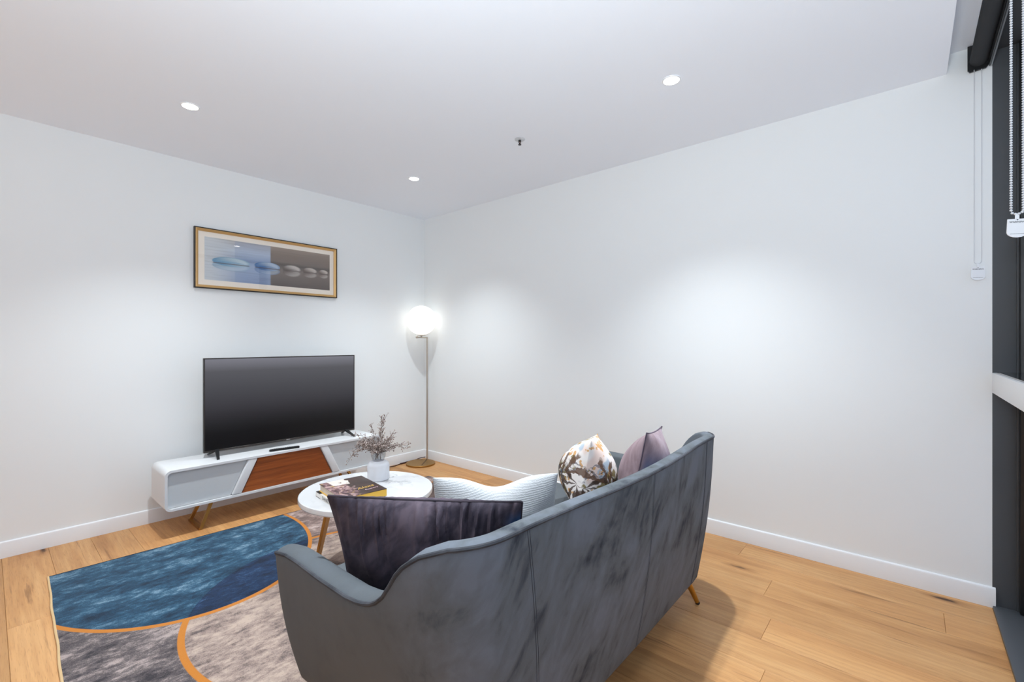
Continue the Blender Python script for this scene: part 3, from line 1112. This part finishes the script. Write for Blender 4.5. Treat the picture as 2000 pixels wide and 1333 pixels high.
# ------------------------------------------------------------------ coffee table
TZ = 0.450
ct = thing('coffee_table', 'round white marble coffee table on splayed flat gold legs', 'coffee table', (-1.795, -1.755, 0.0))
R = 0.374
lathe('tabletop', [(0.0, TZ), (R - 0.006, TZ), (R - 0.001, TZ - 0.003), (R, TZ - 0.008), (R, TZ - 0.026), (R - 0.004, TZ - 0.032), (R - 0.016, TZ - 0.035), (0.0, TZ - 0.035)], M_MARBLE, ct, 96, angle=30)
lathe('under_frame', [(0.0, TZ - 0.0355), (0.235, TZ - 0.0355), (0.235, TZ - 0.050), (0.0, TZ - 0.050)], M_GOLDLEG, ct, 48)
for a in (125.5, 245.5, 5.5):
    ar = math.radians(a)
    rd = Vector((math.cos(ar), math.sin(ar), 0))
    tg = Vector((-rd.y, rd.x, 0))
    bm = bmesh.new()
    vs = []
    for p, w, t in ((rd * 0.222 + Vector((0, 0, TZ - 0.05)), 0.066, 0.018), (rd * 0.312 + Vector((0, 0, 0.0095)), 0.046, 0.016)):
        for sw, st_ in ((-1, -1), (1, -1), (1, 1), (-1, 1)):
            vs.append(bm.verts.new(p + tg * sw * w / 2 + rd * st_ * t / 2))
    for f in ((0, 1, 2, 3), (7, 6, 5, 4), (0, 4, 5, 1), (1, 5, 6, 2), (2, 6, 7, 3), (3, 7, 4, 0)):
        bm.faces.new([vs[i] for i in f])
    bmesh.ops.recalc_face_normals(bm, faces=bm.faces)
    bmesh.ops.bevel(bm, geom=list(bm.edges), offset=0.0025, segments=2, affect='EDGES')
    from_bm('leg', bm, M_GOLDLEG, ct)


# ------------------------------------------------------------------ books
def m_cover():
    k = NT('dark_floral_cover', 0.35, 0, spec=0.4)
    u, v, w = k.xyz(k.gen())
    o = k.gen()
    base = k.mix(k.step(k.noise(o, 3.0, 3), 0.4, 0.7), srgb(54, 40, 36), srgb(74, 54, 48))
    fl_ = k.noise(k.map(o, (6, 7, 1)), 1.0, 5, 0.6, 1.2)
    pet = k.ramp(fl_, [(0.38, srgb(58, 38, 42)), (0.50, srgb(122, 92, 94)), (0.62, srgb(190, 160, 156))])
    pet = k.mix(k.math('MULTIPLY', k.step(k.noise(k.map(o, (9, 9, 1), (4, 1, 0)), 1.0, 3), 0.58, 0.66), 0.7), pet, srgb(168, 138, 66))
    # petals cover the left-front, a pale photo block the left-back
    wob = k.math('MULTIPLY', k.math('SUBTRACT', k.noise(k.map(o, (5, 5, 1)), 1.0, 3), 0.5), 0.5)
    m1 = k.math('SUBTRACT', 1.0, k.step(k.math('ADD', u, wob), 0.44, 0.52))
    c = k.mix(m1, base, pet)
    m2 = k.math('MULTIPLY', k.math('SUBTRACT', 1.0, k.step(k.math('ADD', u, k.math('MULTIPLY', wob, 0.5)), 0.56, 0.575)),
                k.step(k.math('ADD', v, k.math('MULTIPLY', wob, 0.6)), 0.70, 0.73))
    m2 = k.math('MULTIPLY', m2, k.step(k.math('ADD', u, k.math('MULTIPLY', wob, 0.3)), 0.16, 0.2))
    pale = k.mix(k.step(k.noise(k.map(o, (14, 9, 1)), 1.0, 2), 0.62, 0.68), srgb(226, 214, 204), srgb(150, 132, 124))
    c = k.mix(m2, c, pale)
    k.col(c)
    return k.m


def m_cover_white():
    k = NT('white_cover', 0.45, 0, spec=0.4)
    u, v, w = k.xyz(k.gen())
    c = k.mix(k.step(u, 0.55, 0.56), srgb(226, 222, 216), srgb(70, 104, 120))
    c = k.mix(k.math('MULTIPLY', k.step(v, 0.80, 0.82), k.math('SUBTRACT', 1.0, k.step(u, 0.5, 0.52))), c, srgb(40, 30, 26))
    k.col(c)
    return k.m


def book(name, label, loc, rz, w, d, h, cover, spine, page, spine_side):
    t = thing(name, label, 'book', loc, rz)
    hx, hy, ct_ = w / 2, d / 2, 0.003
    box('back_cover', (-hx, -hy, 0.0003), (hx, hy, ct_), cover if spine_side == 'x' else spine, t, 0.0006, 1)
    box('front_cover', (-hx, -hy, h - ct_), (hx, hy, h), cover, t, 0.0006, 1)
    if spine_side == 'x':       # spine towards -x
        box('spine', (-hx, -hy, ct_ + 0.0001), (-hx + 0.004, hy, h - ct_ - 0.0001), spine, t)
        box('pages', (-hx + 0.0041, -hy + 0.005, ct_ + 0.0001), (hx - 0.005, hy - 0.005, h - ct_ - 0.0001), page, t)
    else:                       # spine towards -y
        box('spine', (-hx + 0.001, -hy, ct_ + 0.0001), (hx - 0.001, -hy + 0.004, h - ct_ - 0.0001), spine, t)
        box('pages', (-hx + 0.005, -hy + 0.0041, ct_ + 0.0001), (hx - 0.005, hy - 0.005, h - ct_ - 0.0001), page, t)
    return t


M_YELLOW = plain('yellow_cloth', srgb(226, 180, 74), 0.6)
bk1 = book('hardback_book', 'white hardback book with black spine lettering, lower of two on the coffee table', (-1.952, -1.835, TZ), math.radians(-6), 0.25, 0.335, 0.028, m_cover_white(), plain('white_spine', srgb(226, 222, 216), 0.5), M_PAPER, 'x')
text_mesh('lettering', 'DANIEL', 0.026, M_INK, bk1, Matrix.Translation((-0.1252, 0.075, 0.014)) @ Matrix.Rotation(-PI / 2, 4, 'Z') @ Matrix.Rotation(PI / 2, 4, 'X'), 'LEFT', spacing=1.05)
bk2 = book('hardback_book', 'dark flower covered hardback with a yellow edge lying on the white book', (-1.945, -1.845, TZ + 0.0285), math.radians(-7), 0.245, 0.325, 0.040, m_cover(), plain('yellow_spine_cloth', srgb(226, 180, 74), 0.6), M_PAPER, 'y')
text_mesh('lettering', 'Alexa', 0.044, M_GOLDINK, bk2, Matrix.Translation((0.045, -0.060, 0.0402)) @ Matrix.Rotation(0.15, 4, 'Z'), 'CENTER', 0.35)
text_mesh('lettering', 'flowers', 0.026, M_PINKINK, bk2, Matrix.Translation((0.062, -0.102, 0.0402)) @ Matrix.Rotation(0.15, 4, 'Z'), 'CENTER', 0.2)

# ------------------------------------------------------------------ vase and dried flowers
va = thing('glass_vase', 'frosted glass bottle vase with a clear neck on the marble table', 'vase', (-1.650, -1.640, TZ))
lathe('frosted_body', [(0.0, 0.0008), (0.060, 0.0008), (0.066, 0.006), (0.067, 0.020), (0.067, 0.090), (0.063, 0.104), (0.050, 0.114), (0.036, 0.119)], M_FROST, va, 48)
lathe('clear_neck', [(0.0362, 0.119), (0.037, 0.130), (0.042, 0.139), (0.0445, 0.150), (0.0435, 0.166), (0.046, 0.172), (0.049, 0.174), (0.047, 0.1765), (0.042, 0.174), (0.0405, 0.166), (0.0415, 0.150), (0.039, 0.141), (0.034, 0.131), (0.033, 0.119)], M_CLEAR, va, 48)

dfl = thing('dried_flowers', 'bunch of dried grey brown twiggy blossoms standing in the glass vase', 'dried flowers', (-1.650, -1.640, TZ))
rs = random.Random(11)
bmS, bmF = bmesh.new(), bmesh.new()


def floret(p, r):
    v = bmesh.ops.create_icosphere(bmF, subdivisions=1, radius=r, matrix=Matrix.Translation(p) @ Matrix.Rotation(rs.uniform(0, 6), 4, Vector((rs.random(), rs.random(), rs.random() + .1)).normalized()) @ Matrix.Diagonal((1, rs.uniform(.5, .9), rs.uniform(.6, 1.2), 1)))


def sprig(start, dirn, length, droop, twigs):
    pts = [Vector(start)]
    d = Vector(dirn).normalized()
    nseg = 7
    for i in range(nseg):
        d = (d + Vector((rs.uniform(-.12, .12), rs.uniform(-.12, .12), -droop * 0.09 * i))).normalized()
        pts.append(pts[-1] + d * length / nseg)
    bm_tube(bmS, pts, [0.0016 - 0.0011 * i / nseg for i in range(nseg + 1)], 4)
    for i in range(2, nseg + 1):
        for _ in range(twigs + 2):
            b = pts[i - 1].lerp(pts[i], rs.random())
            tv_ = (d * 0.6 + Vector((rs.uniform(-1, 1), rs.uniform(-1, 1), rs.uniform(-.3, 1)))).normalized()
            ln = rs.uniform(0.012, 0.036)
            e = b + tv_ * ln
            bm_tube(bmS, [b, e], [0.0008, 0.0005], 3, caps=False)
            for q in (e, b.lerp(e, 0.6) + Vector((rs.uniform(-.004, .004), rs.uniform(-.004, .004), rs.uniform(-.004, .004)))):
                floret(q, rs.uniform(0.0022, 0.0050))
    floret(pts[-1], 0.003)


RV = Vector((0.656, -0.755, 0))     # across the view, for aiming the longest sprays
FV = Vector((0.755, 0.656, 0))
mouth = Vector((0, 0, 0.160))
for sx, up, ln, dr in ((-0.9, 0.62, 0.24, 1.3), (-0.8, 0.45, 0.22, 1.2), (-0.6, 0.8, 0.21, .7), (0.0, 1.3, 0.245, .1), (0.12, 1.4, 0.215, .1), (0.45, 1.2, 0.225, .2), (0.55, 1.1, 0.20, .2),
                       (0.9, 0.65, 0.185, .7), (0.8, 0.75, 0.17, .6), (-0.35, 1.2, 0.18, .3), (-0.9, 0.7, 0.16, .9)):
    sprig(mouth + Vector((rs.uniform(-.015, .015), rs.uniform(-.015, .015), 0)), RV * sx + FV * rs.uniform(-.3, .3) + Vector((0, 0, up)), ln, dr, 3)
for i in range(24):
    a = rs.uniform(0, 2 * PI)
    sprig(mouth + Vector((rs.uniform(-.02, .02), rs.uniform(-.02, .02), 0)), Vector((math.cos(a) * .75, math.sin(a) * .75, rs.uniform(0.5, 1.2))), rs.uniform(0.09, 0.16), 0.5, 3)
for i in range(10):
    a = rs.uniform(0, 2 * PI)
    bm_tube(bmS, [(math.cos(a) * .02, math.sin(a) * .02, 0.125), (rs.uniform(-.02, .02), rs.uniform(-.02, .02), 0.175)], 0.0015, 4)
stuff(from_bm('stems', bmS, plain('dry_stem', srgb(96, 76, 64), 0.8), dfl))
kf = NT('dry_blossom', 0.9, 0, spec=0.1)
kf.col(kf.ramp(kf.noise(kf.obj(), 60, 2), [(0.35, srgb(112, 98, 94)), (0.5, srgb(168, 152, 144)), (0.65, srgb(216, 204, 198))]))
stuff(from_bm('blossoms', bmF, kf.m, dfl))

# ------------------------------------------------------------------ sofa
SCX, SY = -1.690, -3.428
sofa = thing('sofa', 'grey velvet sofa with piped curved back and swooping arms, seen from behind', 'sofa', (SCX, SY, 0.0))
HW, RC, YF = 0.952, 0.20, 0.835
BW, RB, YFB, YB = 0.775, 0.13, 0.815, 0.046
ZB = 0.150
NA, NC, NB = 22, 14, 16


def path(hw, rc, yf, y0, bow, splay=0.0):
    pts = []
    for i in range(NA):
        t = i / NA
        pts.append((-hw, yf + (y0 + rc - yf) * t))
    for i in range(NC):
        a = PI / 2 * i / NC
        pts.append((-hw + rc - rc * math.cos(a), y0 + rc - rc * math.sin(a)))
    for i in range(NB + 1):
        x = -(hw - rc) * (1 - i / NB)
        pts.append((x, y0 - bow * (0.5 + 0.5 * math.cos(PI * x / (hw - rc)))))
    full = [Vector((p[0] - splay * max(0.0, min(1.0, (p[1] - 0.15) / 0.65)), p[1], 0)) for p in pts]
    return full + [Vector((-p.x, p.y, 0)) for p in reversed(full[:-1])]


topP = path(HW, RC, YF, 0.0, 0.036)
botP = path(BW, RB, YFB, YB, 0.004, 0.095)
NS = len(topP)


def sstep(a, b, x):
    """smooth step"""
    t = max(0.0, min(1.0, (x - a) / (b - a)))
    return t * t * (3 - 2 * t)


def height(p):
    tab = [(0.0, 0.834), (0.06, 0.832), (0.112, 0.814), (0.15, 0.788), (0.176, 0.760), (0.20, 0.725), (0.222, 0.694), (0.25, 0.668), (0.29, 0.646), (0.336, 0.632), (0.40, 0.623), (0.55, 0.620), (0.70, 0.623), (0.78, 0.620), (0.84, 0.609), (1.2, 0.609)]
    y = max(0.0, p.y)
    for (a, ha), (b, hb) in zip(tab[:-1], tab[1:]):
        if y <= b:
            return ha + (hb - ha) * (y - a) / (b - a)
    return 0.609


def normal2(ps, i):
    t = ps[min(i + 1, NS - 1)] - ps[max(i - 1, 0)]
    n = Vector((t.y, -t.x, 0)).normalized()     # outward for left-front -> back -> right-front order
    if n.dot(ps[i] - Vector((0, 0.45, 0))) < 0:
        n = -n
    return n


NO, NTOP, NI = 12, 10, 8


def station(i):
    Pt, Pb = topP[i], botP[i]
    n = normal2(topP, i)
    Hh = height(Pt)
    T = 0.080 - 0.026 * sstep(0.68, 0.82, Hh)
    prof = []
    base = Pb - n * 0.030
    prof.append((Vector((base.x, base.y, ZB)), 1.0))
    b2 = Pb - n * 0.008
    prof.append((Vector((b2.x, b2.y, ZB + 0.008)), 1.0))
    for k in range(NO + 1):
        t = 0.03 / (Hh - ZB) + (1 - 0.03 / (Hh - ZB)) * k / NO
        q = Pb.lerp(Pt, t) + n * (0.016 * math.sin(PI * t))
        prof.append((Vector((q.x, q.y, ZB + (Hh - ZB) * t)), 1.0))
    for k in range(1, NTOP):
        a = PI * k / NTOP
        q = Pt - n * (T / 2) * (1 - math.cos(a))
        prof.append((Vector((q.x, q.y, Hh + (0.022 - 0.008 * sstep(0.68, 0.82, Hh)) * math.sin(a))), math.cos(a)))
    for k in range(NI + 1):
        z = Hh + (0.27 - Hh) * k / NI
        t = (z - ZB) / (Hh - ZB)
        q = Pb.lerp(Pt, t) - n * (T + 0.02 * (1 - t))
        prof.append((Vector((q.x, q.y, z)), -1.0))
    return prof, n, T


profs = [station(i) for i in range(NS)]
NPR = len(profs[0][0])


def cap_rings(i, fwd):
    pr, n, T = profs[i]
    rings = []
    zmax = max(p.z for p, s in pr)
    for a in (20, 40, 58, 74, 86):
        ar = math.radians(a)
        ring = []
        for p, s in pr:
            mid = p - n * (s * T / 2 if abs(s) < 1.01 else 0)
            q = mid + (p - mid) * math.cos(ar) + fwd * 0.052 * math.sin(ar)
            q.z = p.z - (1 - math.cos(ar)) * 0.055 * sstep(zmax - 0.22, zmax, p.z) + (1 - math.cos(ar)) * 0.03 * (1 - sstep(ZB, ZB + 0.1, p.z))
            ring.append(q)
        rings.append(ring)
    return rings


rows = [list(reversed([])) for _ in range(0)]
capL = cap_rings(0, Vector((0, 1, 0)))
capR = cap_rings(NS - 1, Vector((0, 1, 0)))
rows = list(reversed(capL)) + [[p for p, s in pr[0]] for pr in profs] + capR
bm = bmesh.new()
bv = [[bm.verts.new(p) for p in r] for r in rows]
for a, b in zip(bv[:-1], bv[1:]):
    for k in range(NPR - 1):
        bm.faces.new((a[k], b[k], b[k + 1], a[k + 1]))
    bm.faces.new((a[NPR - 1], b[NPR - 1], b[0], a[0]))
bm.faces.new(bv[0][::-1])
bm.faces.new(bv[-1])
from_bm('upholstered_shell', bm, M_SOFA, sofa, True, 60)
# piping along the crest
pip = []
kp = 2 + NO + 1
for i in range(NS):
    pip.append(profs[i][0][kp][0] + Vector((0, 0, 0.002)))
pipL = [capL[j][kp] + Vector((0, 0, 0.002)) for j in (2, 1, 0)]
pipR = [capR[j][kp] + Vector((0, 0, 0.002)) for j in (0, 1, 2)]
tube('piping', pipL + pip + pipR, 0.0058, M_SOFAPIPE, sofa, 8)


# vertical stitched seams on the back
def back_point(xl, t, out):
    j = min(range(NS), key=lambda i: abs(topP[i].x - xl) + (10 if topP[i].y > 0.1 else 0))
    pr, n, T = profs[j]
    k = 2 + t * NO
    k0 = int(min(k, 1 + NO))
    p = pr[k0][0].lerp(pr[k0 + 1][0], k - k0)
    d = (xl - topP[j].x)
    return p + n * out + Vector((d, 0, 0))


for xs_ in (-0.676, 0.004, 0.676):
    for dx in (-0.004, 0.004):
        pts = [back_point(xs_ + dx + 0.0 * t, t, 0.0000) for t in [i / 24 for i in range(0, 25)]]
        tube('seam', pts, 0.0008, M_SEAM, sofa, 5)
# base and seat
box('seat_base', (-0.755, 0.075, 0.158), (0.755, 0.90, 0.3015), M_SOFA, sofa, 0.02, 3)
bm = bmesh.new()
bm_box(bm, (-0.775, 0.15, 0.302), (-0.002, 0.985, 0.442), 0.045, 5)
from_bm('seat_cushion', bm, M_SOFA, sofa)
bm = bmesh.new()
bm_box(bm, (0.002, 0.15, 0.302), (0.775, 0.985, 0.442), 0.045, 5)
from_bm('seat_cushion', bm, M_SOFA, sofa)
for sx in (-1, 1):
    for (yt, yf_) in ((0.120, 0.072), (0.80, 0.86)):
        bm = bmesh.new()
        a = Vector((sx * 0.700, yt, 0.165))
        b = Vector((sx * 0.760, yf_, 0.006))
        bm_tube(bm, [a, a.lerp(b, 0.5), b], [0.017, 0.0145, 0.0105], 20)
        lg = from_bm('leg', bm, M_BRASS, sofa)
        tp = tube('foot_cap', [b + (a - b) * 0.03, b + (b - a).normalized() * 0.0045], 0.0112, M_BLACK, lg, 16)


# ------------------------------------------------------------------ cushions
def cushion(name, label, topA, topB, bot_off, zbot, thick, mat, seam_mat=None, pinch=0.06, chop=0.0, crease=0.0, NU=44, seed=1, plump=0.55, group=None, facing=-1):
    A, B = Vector(topA), Vector(topB)
    top = (A + B) / 2
    bot = Vector((top.x + bot_off[0], top.y + bot_off[1], zbot))
    ex = (B - A).normalized()
    ez = (top - bot)
    h = ez.length
    ez = ez.normalized()
    ey = ez.cross(ex).normalized()
    ex = ey.cross(ez).normalized()
    w = (B - A).length
    M = Matrix((( ex.x, ey.x, ez.x, bot.x), (ex.y, ey.y, ez.y, bot.y), (ex.z, ey.z, ez.z, bot.z), (0, 0, 0, 1)))
    rr = random.Random(seed)
    ph = [rr.uniform(0, 6.28) for _ in range(8)]
    folds = [(rr.uniform(-0.92, 0.95), rr.uniform(0.016, 0.036), rr.uniform(0.3, 0.8), rr.uniform(0.35, 1.0), rr.uniform(-0.12, 0.12)) for _ in range(24)]
    bm = bmesh.new()

    def pt(u, v, side):
        # pull the edges in between the corners so that the corners read as ears
        iu = 1 - pinch * (1 - v * v) ** 1.0
        iv = 1 - pinch * (1 - u * u) ** 1.0
        x = u * iu * w / 2
        z = (v * iv + 1) * h / 2
        dip = chop * math.exp(-(u / 0.42) ** 2) * sstep(-0.3, 1.0, v)
        z -= dip
        prof = (max(0.0, 1 - u * u) ** plump) * (max(0.0, 1 - v * v) ** plump)
        y = side * thick / 2 * prof
        if crease:
            cr = 0.25 * math.sin(u * 11 + ph[0] + 0.8 * math.sin(v * 5))
            for uk, wk, lk, ak, sk in folds:
                d = (u - uk - sk * (1 - v)) / wk
                if abs(d) < 3.5:
                    cr += ak * (math.exp(-d * d) - 0.55 * math.exp(-(abs(d) - 1.5) ** 2)) * math.exp(-((1 - v) / lk) ** 2)
            y += side * crease * cr * (1 - u ** 8) * min(1.0, prof * 2.2) ** 0.6 * (1.0 if side * facing > 0 else 0.15)
        q = Vector((x, y, z))
        if 0 < prof:
            y2 = 0.006 * mnoise.noise(Vector((u * 2.3 + seed, v * 2.3, side))) * prof
            q.y += y2
        return q

    grid = {}
    for side in (1, -1):
        for i in range(NU + 1):
            for j in range(NU + 1):
                u = -math.cos(PI * i / NU) if True else 0
                v = -math.cos(PI * j / NU)
                edge = i in (0, NU) or j in (0, NU)
                key = (i, j, 0 if edge else side)
                if key not in grid:
                    grid[key] = bm.verts.new(pt(u, v, 0 if edge else side))
    def G(i, j, s):
        return grid[(i, j, 0)] if (i in (0, NU) or j in (0, NU)) else grid[(i, j, s)]
    for side in (1, -1):
        for i in range(NU):
            for j in range(NU):
                f = [G(i, j, side), G(i + 1, j, side), G(i + 1, j + 1, side), G(i, j + 1, side)]
                bm.faces.new(f if side < 0 else f[::-1])
    rim = []
    for i in range(NU):
        rim.append(G(i, 0, 1).co.copy())
    for j in range(NU):
        rim.append(G(NU, j, 1).co.copy())
    for i in range(NU, 0, -1):
        rim.append(G(i, NU, 1).co.copy())
    for j in range(NU, 0, -1):
        rim.append(G(0, j, 1).co.copy())
    o = from_bm(name, bm, mat, None, True, 80)
    o.matrix_world = M
    tag(o, label, 'cushion', group)
    if seam_mat:
        cl = [rim[0]]
        for p in rim[1:]:
            if (p - cl[-1]).length > 0.004:
                cl.append(p)
        s = tube('seam', cl, 0.0032, seam_mat, o, 6, True)
    return o


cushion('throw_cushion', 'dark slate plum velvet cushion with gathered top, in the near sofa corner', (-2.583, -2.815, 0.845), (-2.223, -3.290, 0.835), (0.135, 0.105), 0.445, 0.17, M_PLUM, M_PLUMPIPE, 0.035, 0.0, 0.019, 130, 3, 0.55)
cushion('throw_cushion', 'white ribbed knit cushion with a sagging top edge, behind the plum one', (-2.126, -2.755, 0.785), (-1.765, -3.096, 0.785), (0.085, 0.085), 0.442, 0.15, M_KNIT, None, 0.03, 0.055, 0.0, 48, 5)
cushion('throw_cushion', 'white cushion with brown, blue and orange leaf print on the sofa', (-1.335, -2.985, 0.810), (-0.985, -2.825, 0.815), (-0.06, 0.05), 0.442, 0.31, M_FLORAL, None, 0.05, 0.0, 0.0, 40, 8, 0.85)
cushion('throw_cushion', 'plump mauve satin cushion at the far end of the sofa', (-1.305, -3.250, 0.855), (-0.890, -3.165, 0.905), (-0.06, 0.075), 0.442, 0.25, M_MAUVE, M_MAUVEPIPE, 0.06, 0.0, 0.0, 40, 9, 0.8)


# ------------------------------------------------------------------ roller blinds with bead chains
def bead_chain(name, x, y0, y1, ztop, zbot, r, pitch, parent, mat):
    pts = []
    z = ztop
    while z > zbot:
        pts.append((x, y0, z))
        z -= pitch
    rad = abs(y1 - y0) / 2
    ym = (y0 + y1) / 2
    nn = max(3, int(PI * rad / pitch))
    for i in range(1, nn):
        a = PI * i / nn
        pts.append((x, ym + (y0 - ym) * math.cos(a), zbot - rad * 0.75 * math.sin(a)))
    z = zbot
    while z < ztop:
        pts.append((x, y1, z))
        z += pitch
    # one bead: low-poly ball
    tb = bmesh.new()
    bmesh.ops.create_icosphere(tb, subdivisions=1, radius=r)
    vv = [v.co.copy() for v in tb.verts]
    ff = [[v.index for v in f.verts] for f in tb.faces]
    tb.free()
    V, Fc = [], []
    for p in pts:
        o = len(V)
        V += [(p[0] + v.x, p[1] + v.y, p[2] + v.z) for v in vv]
        Fc += [[o + i for i in f] for f in ff]
    ob = from_data(name, V, Fc, mat, parent, True, 180)
    stuff(ob)
    core = tube('cord', pts, r * 0.25, mat, parent, 5)
    return ob


def chain_tag(parent, x, yc, ztop, s, rz):
    """warning tag: rounded shield plate with a hanging loop; s = width"""
    g = bpy.data.objects.new('chain_tag', None)
    w, hgt = s / 2, s * 1.12
    poly = [(-w * 0.94, 0)]
    poly = [(-w * 0.92, 0.0), (w * 0.92, 0.0), (w, -hgt * 0.72)]
    for i in range(1, 8):
        a = PI * i / 8
        poly.append((w * math.cos(a) if False else w * math.cos(a), -hgt * 0.72 - hgt * 0.28 * math.sin(a)))
    poly.append((-w, -hgt * 0.72))
    bm = bmesh.new()
    bm_prism(bm, [(p[0], p[1]) for p in poly], -0.0015, 0.0015, 'y')
    bm_box(bm, (-s * 0.09, -0.0015, -0.001), (s * 0.09, 0.0015, s * 0.30))
    m = Matrix.Translation((x, yc, ztop)) @ Matrix.Rotation(rz, 4, 'Z')
    plate = from_bm('chain_tag', bm, M_TAG, parent, False)
    plate.matrix_local = m
    text_mesh('lettering', 'WARNING', s * 0.155, M_INK, plate, Matrix.Translation((0, -0.0017, -hgt * 0.17)) @ Matrix.Rotation(PI / 2, 4, 'X'), 'CENTER', spacing=1.05)
    tri = from_data('warning_mark', [(-s * 0.06, -0.0017, -hgt * 0.03), (s * 0.06, -0.0017, -hgt * 0.03), (0, -0.0017, -hgt * 0.085)], [(0, 2, 1)], M_INK, plate, False)
    bx = from_data('rule_line', [(-w * 0.72, -0.0017, -hgt * 0.80), (w * 0.72, -0.0017, -hgt * 0.80), (w * 0.72, -0.0017, -hgt * 0.815), (-w * 0.72, -0.0017, -hgt * 0.815)], [(0, 3, 2, 1)], M_INK, plate, False)
    return plate


M_BLINDFAB = plain('charcoal_blind_fabric', srgb(52, 54, 57), 0.85, 0, 0.2, 0.15, 700)


def roller(x0, x1, label, chain_x, r, pitch, ztop, zbot, tag_w, yA, yB):
    t = thing('roller_blind', label, 'blind', ((x0 + x1) / 2, -4.418, 2.716))
    hwid = (x1 - x0) / 2
    # rolled fabric on its tube
    bm = bmesh.new()
    nseg = 40
    va_, vb_ = [], []
    for i in range(nseg):
        a = 2 * PI * i / nseg
        va_.append(bm.verts.new((-hwid + 0.012, 0.034 * math.cos(a), 0.034 * math.sin(a))))
        vb_.append(bm.verts.new((hwid - 0.012, 0.034 * math.cos(a), 0.034 * math.sin(a))))
    for i in range(nseg):
        j = (i + 1) % nseg
        bm.faces.new((va_[i], va_[j], vb_[j], vb_[i]))
    bm.faces.new(va_)
    bm.faces.new(vb_[::-1])
    from_bm('fabric_roll', bm, M_BLINDFAB, t)
    box('hanging_fabric', (-hwid + 0.014, -0.0345, -0.030), (hwid - 0.014, -0.0330, 0.0), M_BLINDFAB, t)
    box('bottom_bar', (-hwid + 0.014, -0.0445, -0.048), (hwid - 0.014, -0.0335, -0.022), M_BLACK, t, 0.002)
    box('bar_strip', (-hwid + 0.014, -0.0455, -0.0485), (hwid - 0.014, -0.0405, -0.0462), M_ALU, t)
    for s in (-1, 1):
        bm = bmesh.new()
        bm_prism(bm, [(0.040, 0.080), (0.040, -0.040), (0.032, -0.052), (-0.026, -0.048), (-0.034, -0.036), (-0.034, 0.080)], s * hwid - s * 0.010, s * hwid, 'x')
        from_bm('bracket', bm, M_BLACK, t, False)
    xl = chain_x - t.location.x
    bead_chain('bead_chain', xl, yA + 4.418, yB + 4.418, ztop - 2.716, zbot - 2.716, r, pitch, t, M_STEEL)
    chain_tag(t, xl, (yA + yB) / 2 + 4.418, zbot - 2.716 - abs(yA - yB) * 0.375 - tag_w * 0.30, tag_w, math.radians(-66))
    return t


roller(-0.93, -0.022, 'charcoal roller blind against the white wall, with a thin chain and tag', -0.035, 0.0024, 0.0058, 2.668, 1.712, 0.058, -4.401, -4.427)
roller(-2.60, -0.965, 'nearer roller blind whose heavy steel bead chain hangs at the right edge', -0.985, 0.0046, 0.0085, 2.668, 1.755, 0.056, -4.418, -4.446)
